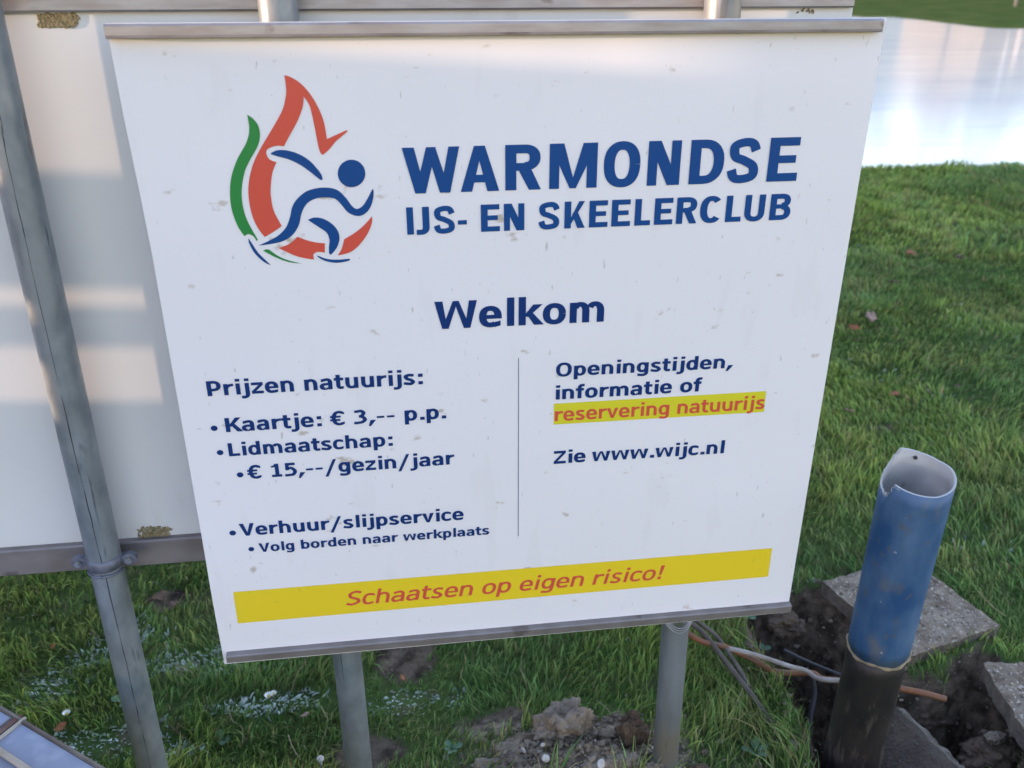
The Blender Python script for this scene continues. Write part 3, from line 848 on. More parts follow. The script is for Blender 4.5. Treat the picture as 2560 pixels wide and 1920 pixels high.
def post(x_top, x_bot, y, r, label, seam_ang, z_seam=(0, 2.3), m_tube='galv', top=2.35):
    zb = gh(x_bot, y) - .12
    slope = (x_top - x_bot) / 1.2
    f = lambda z: x_bot + slope * (z - .25)
    o = empty('sign_post', (f(0), y, 0))
    tag(o, label, 'post', 'galvanised posts carrying the signs')
    bm = bmesh.new()
    tube(bm, [(f(z), y, z) for z in (zb, .3, .8, 1.3, 1.8, top)], r, 40)
    bm_obj('tube', bm, m_tube, o)
    if z_seam[1] <= z_seam[0]: return o, f
    bm = bmesh.new()
    z = max(zb + .1, z_seam[0]); k = 0
    while z < min(top - .05, z_seam[1]):
        l = min(rnd.uniform(.05, .3), z_seam[1] - z + .01)
        a0 = math.radians(-90 + seam_ang) + rnd.uniform(-.05, .05)
        pts = []
        m = 8
        for i in range(m + 1):
            zz = min(z + l * i / m, top - .02)
            a = a0 + .07 * math.sin(zz * 5) + rnd.uniform(-.025, .025)
            pts.append((f(zz) + math.cos(a) * (r + .0001), y + math.sin(a) * (r + .0001), zz))
        tube(bm, pts, .0007, 5, radii=[.0002] + [rnd.uniform(.0002, .0009) for _ in range(m - 1)] + [.0002])
        z += l + rnd.uniform(-.02, .05); k += 1
    bm_obj('weld_seam', bm, 'seam', o)
    return o, f


pl_, fl_ = post(-.475, -.480, 1.243, .0252, 'thick galvanised post at the left, in front of the white back panel', 8)
pm_, fm_ = post(-.1255, -.119, 1.245, RP, 'galvanised post behind the left half of the welcome sign', -22, (.36, .46))
pr_, fr_ = post(.4495, .473, 1.245, RP, 'galvanised post behind the right half of the welcome sign, tan stained below the clamp', 10, (0, 0), 'galv_tan')

# ------------------------------------------------------------------ back panel
YP = 1.285
bpn = empty('back_panel', (0, YP, .6))
tag(bpn, 'big white panel standing behind the welcome sign, framed in grey aluminium', 'sign panel')
xr = atY(2134, 10, YP).x
zb_top = atY(250, 1357, YP).z
bm = bmesh.new()
box(bm, (-2.2, YP, .60), (xr, YP + .004, 2.30))
bm_obj('panel', bm, 'back', bpn)


def rail(name, x0, x1, z0, z1, yf, yb, m, parent, lip=.0025):
    bm = bmesh.new()
    prof = [(yf + lip, z0), (yb, z0), (yb, z1), (yf + lip, z1), (yf, z1 - lip), (yf, z0 + lip)]
    extrude_profile(bm, prof, x0, x1)
    return bm_obj(name, bm, m, parent)


zr1 = atY(250, 1361, YP - .012).z; zr0 = atY(250, 1424, YP - .012).z
rail('bottom_rail', -2.2, xr - .004, zr0, zr1, YP - .012, YP + .018, 'alu_dull', bpn)
zt = atY(800, 27, YP - .010).z
rail('top_rail', -2.2, xr - .004, zt, zt + .055, YP - .010, YP + .018, 'alu', bpn)
rail('upper_rail', -2.2, xr - .004, 2.26, 2.31, YP - .010, YP + .018, 'alu', bpn)


def mossy(u0, v0, u1, v1, y, n, orange=False):
    bm = bmesh.new()
    for k in range(n):
        u = rnd.uniform(u0, u1); t = (u - u0) / (u1 - u0)
        v = rnd.uniform(v0, v1)
        c = atY(u, v, y)
        e_ = 4 * t * (1 - t)
        if rnd.random() > .25 + e_ + .3 * math.sin(u * .35): continue
        sz = rnd.uniform(.0008, .0026)
        mt = Matrix.Translation(c) @ Matrix.Rotation(rnd.uniform(0, 6), 4, 'Y') @ Matrix.Diagonal((sz * rnd.uniform(.6, 2), .0012, sz * rnd.uniform(.3, .8), 1))
        g0 = bmesh.ops.create_icosphere(bm, subdivisions=1, radius=1, matrix=mt)
        for q_ in g0['verts']: q_.co += Vector((rnd.uniform(-1, 1), 0, rnd.uniform(-1, 1))) * sz * .5
    return bm_obj('moss_patch', bm, 'moss', bpn)


mossy(96, 36, 196, 66, YP - .001, 620)
mossy(345, 1318, 428, 1344, YP - .001, 330)
mossy(1985, 14, 2040, 34, YP - .001, 12)

# pipe clamp on the left post
clp = empty('pipe_clamp', (fl_(.6), 1.243, .6))
tag(clp, 'grey pipe clamp with two bolted ears round the left post', 'clamp')
zc = atY(245, 1420, 1.22).z
bm = bmesh.new()
r0, r1 = .0255, .0272
cxp = fl_(zc)
prev = None
for i in range(25):
    a = math.radians(180 + 180 * i / 24)
    d_ = Vector((math.cos(a), math.sin(a), 0))
    q = []
    for rr, dz in ((r0, -.010), (r1, -.009), (r1 + .0012, 0), (r1, .009), (r0, .010)):
        q.append(bm.verts.new(Vector((cxp, 1.243, zc)) + d_ * rr + Vector((0, 0, dz))))
    if prev:
        for k in range(4): bm.faces.new((prev[k], q[k], q[k + 1], prev[k + 1])).smooth = True
    prev = q
bm_obj('band', bm, 'clamp', clp)
bm = bmesh.new()
extrude_profile(bm, [(1.2135, zc - .018), (1.2165, zc - .018), (1.2165, zc - .0115), (1.2135, zc - .0115)], cxp - .001, cxp + .001)
tube(bm, [Vector((cxp, 1.243, zc - .016)) + Vector((math.cos(math.radians(190 + 16 * i)), math.sin(math.radians(190 + 16 * i)), 0)) * .0268 for i in range(11)], .0022, 8)
bm_obj('lower_ring', bm, 'clamp', clp)
for sgn in (-1, 1):
    ex = cxp + sgn * .038
    bm = bmesh.new()
    for yy in (1.237, 1.247):
        ring = [bm.verts.new((ex + .0115 * math.cos(t * math.pi / 10), yy, zc + .0095 * math.sin(t * math.pi / 10))) for t in range(20)]
        bm.faces.new(ring)
        if yy == 1.237: r_a = ring
    for t in range(20):
        bm.faces.new((r_a[t], r_a[(t + 1) % 20], ring[(t + 1) % 20], ring[t]))
    x_in = cxp + sgn * .0262
    box(bm, (min(x_in, ex), 1.2375, zc - .0065), (max(x_in, ex), 1.2465, zc + .0065))
    ear = bm_obj('ear', bm, 'clamp', clp)
    bm = bmesh.new()
    ring0 = [(ex + .0058 * math.cos(t * math.pi / 3), zc + .0058 * math.sin(t * math.pi / 3)) for t in range(6)]
    a_ = [bm.verts.new((x, 1.2315, z)) for x, z in ring0]; b_ = [bm.verts.new((x, 1.2368, z)) for x, z in ring0]
    bm.faces.new(a_); bm.faces.new(b_[::-1])
    for t in range(6): bm.faces.new((a_[t], a_[(t + 1) % 6], b_[(t + 1) % 6], b_[t]))
    tube(bm, [(ex, 1.2285, zc), (ex, 1.232, zc)], .003, 10)
    bm_obj('bolt', bm, 'steel', ear)

# ================================================================== THE WELCOME SIGN
sign = empty('welcome_sign', (.167, YB, .45))
tag(sign, 'white square welcome sign of the club with blue lettering, flame logo and yellow strips', 'sign')
left = [bp(*q) for q in ((272, 96), (309, 290), (349, 480), (381, 640), (440, 975), (503, 1335), (531, 1500), (561, 1665))]
left[-1] = (bp(561, 1660)[0], bp(562, 1660)[1])
right = [bp(*q) for q in ((1968, 1531), (2056, 1000), (2143, 480), (2217, 44))]
zt_ = bp(2217, 44)[1]
outl = [(left[0][0] - .001, zt_)] + left + right
bm = bmesh.new()
fr = [bm.verts.new((x, YB, z)) for x, z in outl]; bk = [bm.verts.new((x, YB + .004, z)) for x, z in outl]
bm.faces.new(fr); bm.faces.new(bk[::-1])
for i in range(len(fr)):
    f = bm.faces.new((fr[i], fr[(i + 1) % len(fr)], bk[(i + 1) % len(fr)], bk[i])); f.material_index = 1
bm_obj('panel', bm, ['board', 'board_edge'], sign)
# top rail
x0 = atY(262, 90, YB - .012).x; x1 = atY(2207, 75, YB - .012).x
z1 = atY(258, 61, YB - .012).z; z0 = atY(266, 98, YB - .012).z
rail('top_rail', x0, x1, z0, z1, YB - .012, YB + .012, 'alu', sign, .0022)
bm = bmesh.new()
extrude_profile(bm, [(YB - .0132, z0 + .0008), (YB - .0118, z0 + .0008), (YB - .0118, z0 + .004), (YB - .0132, z0 + .004)], x0 + .0005, x1 - .0005)
bm_obj('rail_lip', bm, 'alu_dull', sign)
x0 = atY(566, 1650, YB - .012).x; x1 = atY(1979, 1520, YB - .012).x
z1 = atY(566, 1643, YB - .012).z; z0 = atY(566, 1661, YB - .012).z
rail('bottom_rail', x0, x1, z0 + .0005, z1 + .001, YB - .012, YB + .012, 'alu_dull', sign, .002)

title_line('club_name_lettering', 'WARMONDSE', z4(158, 335), z4(1953, 275), z4(90, 101),
           [(z4(*a), z4(*b)) for a, b in (((90, 103), (385, 100)), ((393, 328), (590, 322)), ((621, 320), (803, 317)), ((845, 315), (1087, 305)), ((1125, 190), (1312, 180)), ((1343, 300), (1508, 297)), ((1556, 295), (1741, 165)), ((1752, 240), (1928, 110)), ((1955, 275), (2112, 245)))],
           'blue', sign)
title_line('club_kind_lettering', 'IJS-ENSKEELERCLUB', z4(120, 546), z4(1968, 472), z4(115, 406),
           [(z4(*a), z4(*b)) for a, b in (((120, 545), (154, 543)), ((168, 540), (231, 440)), ((255, 510), (363, 490)), ((378, 485), (424, 483)), ((497, 528), (593, 523)), ((614, 525), (718, 520)), ((790, 500), (898, 470)), ((922, 515), (1027, 510)), ((1048, 508), (1143, 500)), ((1162, 503), (1258, 497)), ((1280, 500), (1360, 497)), ((1380, 497), (1474, 490)), ((1492, 493), (1597, 490)), ((1617, 430), (1722, 400)), ((1743, 483), (1823, 478)), ((1843, 440), (1950, 400)), ((1968, 472), (2079, 430)))],
           'blue', sign)
text_line('welcome_lettering', 'Welkom', (z4(262, 890)[0], z4(0, 1030)[1]), z4(1124, 990), (z4(262, 890)[0], z4(0, 889)[1]), 'navy', sign)
text_line('price_heading', 'Prijzen natuurijs:', z5(108, 351), z5(1558, 269), z5(98, 250), 'navy', sign)
text_line('ticket_line', 'Kaartje: € 3,-- p.p.', z5(232, 593), z5(1715, 499), z5(220, 499), 'navy', sign)
text_line('membership_line', 'Lidmaatschap:', z5(252, 756), z5(1355, 684), z5(245, 668), 'navy', sign)
text_line('family_price_line', '€ 15,--/gezin/jaar', z5(380, 908), z5(1770, 808), z5(370, 820), 'navy', sign)
text_line('rental_line', 'Verhuur/slijpservice', z5(327, 1294), z5(1832, 1182), z5(317, 1212), 'navy', sign)
text_line('workshop_line', 'Volg borden naar werkplaats', z5(455, 1402), z5(2005, 1281), z5(448, 1343), 'navy', sign)
text_line('opening_line', 'Openingstijden,', z6(358, 224), z6(1582, 163), z6(356, 132), 'navy', sign)
text_line('information_line', 'informatie of', z6(357, 383), z6(1362, 325), z6(356, 290), 'navy', sign)
text_line('see_lettering', 'Zie', z6(343, 828), z6(562, 812), z6(343, 740), 'navy', sign)
text_line('web_address', 'www.wijc.nl', z6(605, 810), z6(1518, 753), z6(604, 722), 'navy', sign)
text_line('reservation_line', 'reservering natuurijs', z6(350, 533), z6(1796, 446), z6(349, 441), 'red', sign, .235, .165)
text_line('own_risk_line', 'Schaatsen op eigen risico!', (864, 1514), (1651, 1447), (862, 1479), 'red', sign, .20, .14, .22)

for nm, q, m in (('reservation_strip', [z6(345, 412), z6(1812, 325), z6(1795, 468), z6(343, 556)], 'lime'),
                 ('own_risk_strip', [(583, 1480), (1930, 1370), (1920, 1441), (595, 1558)], 'yellow'),
                 ('divider_line', [z6(98, 95), z6(102, 95), z6(100, 1328), z6(96, 1328)], 'navy')):
    flat_mesh(nm, [[bp(*p_) for p_ in q]], YB - .0005, m, sign)
bul = []
for c, r in ((z5(150, 567), 8.2), (z5(190, 731), 8), (z5(325, 881), 8), (z5(275, 1273), 8), (z5(400, 1382), 7)):
    o_ = np.array(bp(*c)); rr = np.linalg.norm(np.array(bp(c[0] + r, c[1])) - o_)
    flat_mesh('bullet', [[(o_[0] + rr * 1.05 * math.cos(a * math.pi / 10), o_[1] + rr * .95 * math.sin(a * math.pi / 10)) for a in range(20)]], YB - .0007, 'navy', sign)


# logo: outlines measured on the photograph and laid out on the board
def outline(name, segs, m, y=YB - .0007, n=6):
    """segs: list of smooth runs; each run starts where the previous one ends (a corner)"""
    pts = []
    for s_ in segs:
        c = [(v.x, v.y) for v in crom([(a, b, 0) for a, b in s_], n)] if len(s_) > 2 else list(s_)
        pts += c[:-1]
    return flat_mesh(name, [[bp(*z3(*q)) for q in pts]], y, m, sign)


# red flame
outline('flame', [
    [(524, 85), (570, 98), (640, 140), (700, 200), (750, 270), (795, 355), (830, 450), (852, 576)],
    [(852, 576), (920, 545), (1005, 506)], [(1005, 506), (1012, 516)],
    [(1012, 516), (960, 560), (915, 600), (870, 655), (822, 697)],
    [(822, 697), (802, 680), (785, 625), (765, 520), (740, 400), (715, 310), (672, 247)],
    [(672, 247), (672, 290), (660, 350), (620, 450), (570, 540), (522, 632)],
    [(522, 632), (470, 627), (420, 640), (390, 662), (388, 692), (405, 725), (430, 742), (465, 752)],
    [(465, 752), (432, 840), (420, 960), (424, 1030), (445, 1130), (505, 1243)],
    [(505, 1243), (470, 1270), (430, 1295), (375, 1328)],
    [(375, 1328), (320, 1255), (275, 1150), (250, 1010), (255, 890), (285, 770), (330, 670), (400, 550), (465, 440), (515, 340), (538, 230), (535, 150), (524, 85)]],
    'red')
outline('flame', [[(625, 1326), (690, 1350), (760, 1368), (836, 1376)], [(836, 1376), (836, 1448)], [(836, 1448), (790, 1442), (765, 1448), (748, 1465), (755, 1500)],
                  [(755, 1500), (690, 1492), (600, 1468), (480, 1412)], [(480, 1412), (540, 1392), (585, 1365), (625, 1326)]], 'red')
outline('flame', [[(1200, 1168), (1195, 1230), (1160, 1310), (1100, 1390), (1030, 1445), (935, 1470)], [(935, 1470), (965, 1420), (985, 1345)],
                  [(985, 1345), (1060, 1300), (1130, 1245), (1200, 1168)]], 'red')
outline('green_flame', [[(240, 388), (285, 420), (325, 475), (338, 550), (320, 630), (260, 740), (220, 830), (198, 960), (205, 1080), (240, 1200), (322, 1350)],
                        [(322, 1350), (312, 1358)], [(312, 1358), (290, 1325), (262, 1308), (240, 1308), (220, 1322)],
                        [(220, 1322), (165, 1240), (120, 1110), (108, 980), (120, 860), (165, 730), (235, 600), (256, 500), (240, 388)]], 'green')
outline('green_flame', [[(362, 1432), (385, 1422), (408, 1424)], [(408, 1424), (480, 1475), (560, 1508), (665, 1533)], [(665, 1533), (560, 1520), (450, 1480), (362, 1432)]], 'green')
outline('skater_arm', [[(425, 682), (470, 662), (540, 662), (630, 688), (710, 735), (770, 795), (810, 850), (820, 885)], [(820, 885), (805, 890), (770, 865), (720, 825), (650, 775), (560, 732), (480, 710), (425, 692), (425, 682)]], 'blue')
c0 = [(1041 + 106 * math.cos(a * math.pi / 18), 840 + 106 * math.sin(a * math.pi / 18)) for a in range(36)]
flat_mesh('skater_head', [[bp(*z3(*q)) for q in c0]], YB - .0007, 'blue', sign)
outline('skater_body', [[(338, 1388), (400, 1360), (480, 1315), (540, 1250), (570, 1170), (585, 1100), (620, 1040), (690, 980), (780, 952), (870, 950), (940, 972), (1000, 1030), (1045, 1090), (1085, 1112), (1130, 1085), (1165, 1030), (1200, 962)],
                        [(1200, 962), (1209, 968), (1208, 1030), (1180, 1110), (1130, 1158), (1075, 1165), (1010, 1135), (960, 1075), (915, 1035), (850, 1024), (770, 1032), (700, 1070), (660, 1140), (635, 1240), (580, 1320), (490, 1368), (340, 1392), (338, 1388)]], 'blue')
outline('skater_leg', [[(712, 1193), (760, 1178), (830, 1190), (900, 1235), (940, 1290), (948, 1350), (925, 1415), (885, 1462)], [(885, 1462), (870, 1455), (868, 1400), (872, 1350), (850, 1295), (790, 1252), (712, 1200), (712, 1193)]], 'blue')
outline('skate', [[(250, 1336), (275, 1375), (330, 1455), (424, 1545)], [(424, 1545), (370, 1520), (300, 1455), (255, 1375), (250, 1336)]], 'blue')
outline('skate', [[(780, 1470), (850, 1495), (930, 1502), (1028, 1494)], [(1028, 1494), (1020, 1510), (930, 1526), (840, 1512), (785, 1482), (780, 1470)]], 'blue')

# sign clamp under the board on the right post
sc_ = empty('pipe_clamp', (fr_(.43), 1.245, .43))
tag(sc_, 'round metal pipe clamp on the right post, just below the welcome sign', 'clamp')
zc2 = .425
bm = bmesh.new()
for k in range(3):
    tube(bm, [Vector((fr_(zc2), 1.245, zc2 - .012 - .004 * k + .02 * abs(math.cos(math.radians(180 + 7.5 * i))) ** 2)) + Vector((math.cos(math.radians(180 + 7.5 * i)), math.sin(math.radians(180 + 7.5 * i)), 0)) * (.0262 + .0012 * k) for i in range(25)], .0016, 8)
bm_obj('band', bm, 'steel', sc_)
bm = bmesh.new()
tube(bm, [(fr_(zc2) - .004, 1.212, zc2 + .004), (fr_(zc2) - .004, 1.222, zc2 + .004)], .007, 14)
bm_obj('bolt', bm, 'steel', sc_)

# ================================================================== PIPE, SLABS, CABLES
ptop = atY(2292, 1215, 1.185); pjn = atY(2197, 1612, 1.215)
ax = (ptop - pjn).normalized()
PR = .0555
sc = (pjn - Vector((0, 0, H))).length
pipe = empty('drain_pipe', pjn - ax * .40)
tag(pipe, 'blue plastic pipe with slanted torn top on a muddy black pipe beside the sign', 'pipe')
sx = ax.cross(Vector((0, 1, 0))).normalized()
if sx.x < 0: sx = -sx
sy = sx.cross(ax).normalized()
if sy.y < 0: sy = -sy


def ring_pt(a, r, s_): return pjn + ax * s_ + (sx * math.cos(a) + sy * math.sin(a)) * r


LT = (ptop - pjn).length


def cut(a):                                 # height of the torn rim: high at the far side, low in front, a notch at the left
    d = math.degrees(a) % 360
    tab = ((0, .027), (30, .026), (60, .031), (90, .039), (97, .041), (121, .014), (150, -.003), (180, -.006), (190, -.002), (200, .024), (225, .022), (270, .018), (320, .021), (360, .027))
    for (d0, h0), (d1_, h1) in zip(tab, tab[1:]):
        if d0 <= d <= d1_:
            h_ = LT + h0 + (h1 - h0) * (d - d0) / (d1_ - d0)
            break
    if 104 < d < 196: h_ += .0016 * math.sin(d * 1.9) + .0012 * math.sin(d * .77)
    return h_


def shell(name, r_o, r_i, s0, cutf, mo, mi_, me_, n=144):
    bm = bmesh.new()
    rows = 14
    O, I = [], []
    for j in range(rows + 1):
        t = j / rows
        O.append([bm.verts.new(ring_pt(2 * math.pi * k / n, r_o(t) * (1 + .012 * math.sin(2 * (2 * math.pi * k / n) + .6)), s0 + (cutf(2 * math.pi * k / n) - s0) * t)) for k in range(n)])
        I.append([bm.verts.new(ring_pt(2 * math.pi * k / n, r_i(t) * (1 + .012 * math.sin(2 * (2 * math.pi * k / n) + .6)), s0 + (cutf(2 * math.pi * k / n) - s0) * t)) for k in range(n)])
    for j in range(rows):
        for k in range(n):
            k2 = (k + 1) % n
            f = bm.faces.new((O[j][k], O[j][k2], O[j + 1][k2], O[j + 1][k])); f.smooth = True; f.material_index = 0
            f = bm.faces.new((I[j][k2], I[j][k], I[j + 1][k], I[j + 1][k2])); f.smooth = True; f.material_index = 1
    for k in range(n):
        k2 = (k + 1) % n
        f = bm.faces.new((O[-1][k], O[-1][k2], I[-1][k2], I[-1][k])); f.material_index = 2
        f = bm.faces.new((O[0][k2], O[0][k], I[0][k], I[0][k2])); f.material_index = 2
    me = bpy.data.meshes.new(name); bm.to_mesh(me); bm.free()
    return link(name, me, [mo, mi_, me_], pipe)


shell('blue_pipe', lambda t: PR * (1 + .03 * t), lambda t: PR * (1 + .03 * t) - .0035, .0, cut, 'pipe_blue', 'pipe_in', 'pipe_cut')
shell('black_pipe', lambda t: PR * (1.02 - .06 * t), lambda t: PR * (.93 - .06 * t), -.46, lambda a: -.004 + .004 * math.sin(3 * a), 'pipe_black', 'pipe_black', 'pipe_black')
bm = bmesh.new()
tube(bm, [ring_pt(2 * math.pi * k / 48, PR * .985, -.003 + .003 * math.sin(5 * k / 48 * 6.28)) for k in range(49)], .004, 8, radii=[.0035 + .0012 * math.sin(k * 1.7) for k in range(49)])
bm_obj('sealing_ring', bm, 'sealant', pipe, True)
bm = bmesh.new()
for k in range(10):
    a = math.radians(180 + k * 3.3)
    b0 = ring_pt(a, PR * 1.03, cut(a) - .003)
    bmesh.ops.create_icosphere(bm, subdivisions=1, radius=1, matrix=Matrix.Translation(b0) @ Matrix.Diagonal((.0012, .0012, rnd.uniform(.002, .006), 1)))
bm_obj('torn_burr', bm, 'pipe_cut', pipe)
bm = bmesh.new()
tube(bm, [ring_pt(math.radians(68), PR * 1.02 - .0036, LT + .022), ring_pt(math.radians(68), PR * 1.02 - .006, LT + .022)], .0035, 12)
bm_obj('drill_hole', bm, 'seam', pipe)


def slab(name, corner_a, dirx, diry, L1, L2, th, label, mtop, mside, seed, parent=None):
    """broken gravel concrete tile: rough edges, uneven top"""
    r_ = random.Random(seed)
    ex = Vector(dirx).normalized(); ey = Vector(diry); ey = (ey - ex * ey.dot(ex)).normalized(); ez = ex.cross(ey).normalized()
    if ez.z < 0: ez = -ez
    n = 22
    bm = bmesh.new()
    jit = lambda s: r_.uniform(-s, s)
    T = [[None] * (n + 1) for _ in range(n + 1)]; B = [[None] * (n + 1) for _ in range(n + 1)]
    for i in range(n + 1):
        for j in range(n + 1):
            edge = i in (0, n) or j in (0, n)
            u = L1 * i / n + (jit(.0028) if edge else jit(.002)); v = L2 * j / n + (jit(.0028) if edge else jit(.002))
            h_ = jit(.0014) - (.003 if edge else 0)
            T[i][j] = bm.verts.new(Vector(corner_a) + ex * u + ey * v + ez * h_)
            if edge:
                u2 = u + jit(.003); v2 = v + jit(.003)
                B[i][j] = bm.verts.new(Vector(corner_a) + ex * u2 + ey * v2 - ez * (th + jit(.003)))
    for i in range(n):
        for j in range(n):
            bm.faces.new((T[i][j], T[i + 1][j], T[i + 1][j + 1], T[i][j + 1]))
    rim = [(i, 0) for i in range(n)] + [(n, j) for j in range(n)] + [(n - i, n) for i in range(n)] + [(0, n - j) for j in range(n)]
    for k in range(len(rim)):
        a, b = rim[k], rim[(k + 1) % len(rim)]
        f = bm.faces.new((T[a[0]][a[1]], B[a[0]][a[1]], B[b[0]][b[1]], T[b[0]][b[1]])); f.material_index = 1
    bm.faces.new([B[a][b] for a, b in rim]).material_index = 1
    o = bm_obj(name, bm, [mtop, mside])
    if label: tag(o, label, 'concrete slab')
    return o


zs = .055
A_ = atZ(2058, 1452, zs); B_ = atZ(2501, 1561, zs - .01); C_ = atZ(2277, 1640, zs - .005); D_ = A_ + B_ - C_
e1 = C_ - A_; e2 = D_ - A_
s1_ = slab('concrete_slab', A_, e1, e2, e1.length, e2.length, .042, 'square gravel concrete slab lying in the grass behind the blue pipe', 'slab', 'slab_side', 3)
A2 = atZ(2458, 1655, .05); B2 = atZ(2552, 1808, .035)
e1 = (B2 - A2); e2 = Vector((-e1.y, e1.x, 0)) * 1
if e2.x < 0: e2 = -e2
slab('concrete_slab', A2, e1, e2, .30, .30, .045, 'gravel concrete slab cut off by the right edge of the picture', 'slab', 'slab_side', 5)
# third slab, on edge in the hole
A3 = atZ(2240, 1765, -.02); B3 = atZ(2400, 1925, -.03)
e1 = B3 - A3
e2 = Vector((-.16, -.10, -.26))
slab('concrete_slab', A3, e1, e2, max(e1.length, .22), .28, .04, 'muddy concrete slab tipped on edge in the hole beside the black pipe', 'slab_mud', 'slab', 8)


def cable(pts, r, m, label, name='cable'):
    q = crom([atZ(u, v, z) for u, v, z in pts], 8)
    bm = bmesh.new()
    tube(bm, q, r, 10)
    o = bm_obj(name, bm, m)
    tag(o, label, 'cable')
    return o


cable([(1680, 1540, .10), (1713, 1577, .09), (1756, 1604, .08), (1813, 1618, .07), (1887, 1651, .055), (1941, 1680, .04), (2028, 1683, .03), (2060, 1698, .03), (2160, 1706, .03), (2255, 1722, .03), (2310, 1733, .03), (2365, 1748, .025)], .0068, 'orange', 'thick orange brown cable running from under the sign past the black pipe')
cable([(1822, 1622, .085), (1850, 1627, .082), (1900, 1641, .075), (1975, 1666, .058), (2015, 1677, .05), (2048, 1697, .045), (2110, 1702, .042)], .0055, 'white_cable', 'pale cable lying on top of the orange cable')
cable([(1700, 1540, .11), (1755, 1580, .09), (1800, 1635, .07), (1850, 1700, .055), (1885, 1745, .045), (1930, 1810, .01)], .0060, 'grey_cable', 'grey cable sloping down from under the sign into the grass')
cable([(1735, 1548, .10), (1790, 1590, .08), (1840, 1660, .06), (1875, 1720, .05)], .0048, 'grey_cable', 'thin dark brown cable beside the sloping grey cable')
cable([(2028, 1685, .0), (2036, 1730, -.04), (2026, 1790, -.08), (2015, 1850, -.12), (2006, 1900, -.16)], .0062, 'dark_cable', 'dark cable hanging down into the hole left of the black pipe')
cable([(1960, 1625, .03), (2010, 1650, .02), (2070, 1675, .015), (2130, 1700, .01)], .0042, 'dark_cable', 'dark cable behind the pale cable at the back of the hole')

# ------------------------------------------------------------------ soil clods, shells, leaves, flowers
from mathutils import noise as mn


def clod(u, v, z, r, sq, label, m='clod', seed=0, name='soil_clod', cat='soil clod', group=None, sub=5, rough_=.42):
    c = atZ(u, v, z)
    bm = bmesh.new()
    bmesh.ops.create_icosphere(bm, subdivisions=sub, radius=1)
    off = Vector((seed * 3.7, seed * 1.3, seed * .7))
    for vv in bm.verts:
        d_ = vv.co.normalized()
        k = 1 + rough_ * mn.fractal(d_ * 1.6 + off, .9, 2.1, 5) + .10 * mn.noise(d_ * 9 + off)
        vv.co = Vector((d_.x * k * r * sq[0], d_.y * k * r * sq[1], d_.z * k * r * sq[2]))
    o = bm_obj(name, bm, m, None, True)
    o.location = c
    tag(o, label, cat, group)
    return o


clod(1414, 1812, .075, .047, (1.25, .9, 1.0), 'biggest pale brown soil clod left of the right post foot', seed=1)
clod(1582, 1832, .07, .027, (1.15, .9, 1.6), 'upright dark soil clod just left of the right post', 'soil', seed=2)
clod(1300, 1900, .04, .034, (1.4, .8, .7), 'crumbly soil clod at the left end of the soil heap', 'clod', seed=3)
clod(1500, 1925, .045, .042, (1.5, .8, .7), 'wide soil clod at the bottom edge between the shells', 'clod', seed=4)
clod(1640, 1930, .055, .022, (1.2, .8, .8), 'small soil clod at the foot of the right post', 'clod', seed=5)
clod(1385, 1940, .045, .034, (1.2, .8, .7), 'soil clod beside the white shell at the bottom edge', 'soil', seed=6)
clod(1745, 1930, .03, .018, (1.3, .8, .8), 'mud lump in the grass right of the right post', 'soil', seed=12)
clod(2488, 1845, -.05, .017, (1.2, .8, .8), 'stone in the dug soil below the right-hand slab, left of its twin', 'slab', seed=7, name='stone', cat='stone')
clod(2540, 1832, -.05, .013, (1.2, .8, .8), 'stone in the dug soil below the right-hand slab, nearest the frame edge', 'slab', seed=9, name='stone', cat='stone')
clod(2300, 1790, -.12, .05, (1.3, 1, .8), 'dark mud lump behind the tipped slab in the hole', 'soil', seed=10)
clod(2480, 1890, -.10, .05, (1.4, 1, .7), 'dark mud lump at the bottom right corner of the hole', 'soil', seed=13)
clod(1960, 1560, .0, .035, (1.2, 1, .8), 'dark soil lump at the back wall of the hole under the sign corner', 'soil', seed=14)
for i_, (u, v, z, r_, lab) in enumerate(((1262, 1875, .05, .018, 'tan clod at the far left of the soil heap'), (1520, 1835, .065, .015, 'small clod in the gap between the two big clods'),
                              (1460, 1895, .06, .020, 'pale clod in the middle of the heap, right of the white shell'), (1330, 1850, .06, .014, 'dark little clod touching the left foot of the biggest clod'),
                              (1570, 1905, .06, .020, 'round clod under the upright dark clod'), (1210, 1915, .045, .018, 'outermost clod at the bottom left of the heap'))):
    clod(u, v, z, r_, (1.25, .9, .8), lab, 'clod' if i_ != 3 else 'soil', seed=20 + i_, sub=4)
# crumbs of loose soil: nobody could count them
bm = bmesh.new()
for k in range(1500):
    if k < 1000:
        c = SOILS[0][0]; x = rnd.gauss(c[0] + .02, .13); y = rnd.gauss(c[1], .06)
    else:
        q = HOLE[rnd.randrange(len(HOLE))]; x = q[0] + rnd.gauss(0, .07); y = q[1] + rnd.gauss(0, .06)
    s = min(abs(rnd.gauss(0, .0034)), .009) + .001
    rot = Matrix.Rotation(rnd.uniform(0, 6), 4, Vector((rnd.random(), rnd.random(), rnd.random() + .1)).normalized())
    g0 = bmesh.ops.create_icosphere(bm, subdivisions=1, radius=s, matrix=Matrix.Translation((x, y, gh(x, y) + s * .4)) @ rot @ Matrix.Diagonal((1.3, .9, .7, 1)))
    for vv in g0['verts']: vv.co += Vector((rnd.uniform(-1, 1), rnd.uniform(-1, 1), rnd.uniform(-1, 1))) * s * .25
tag(bm_obj('loose_soil', bm, 'clod'), 'loose crumbs of brown soil on the heap and round the hole', 'soil', kind='stuff')


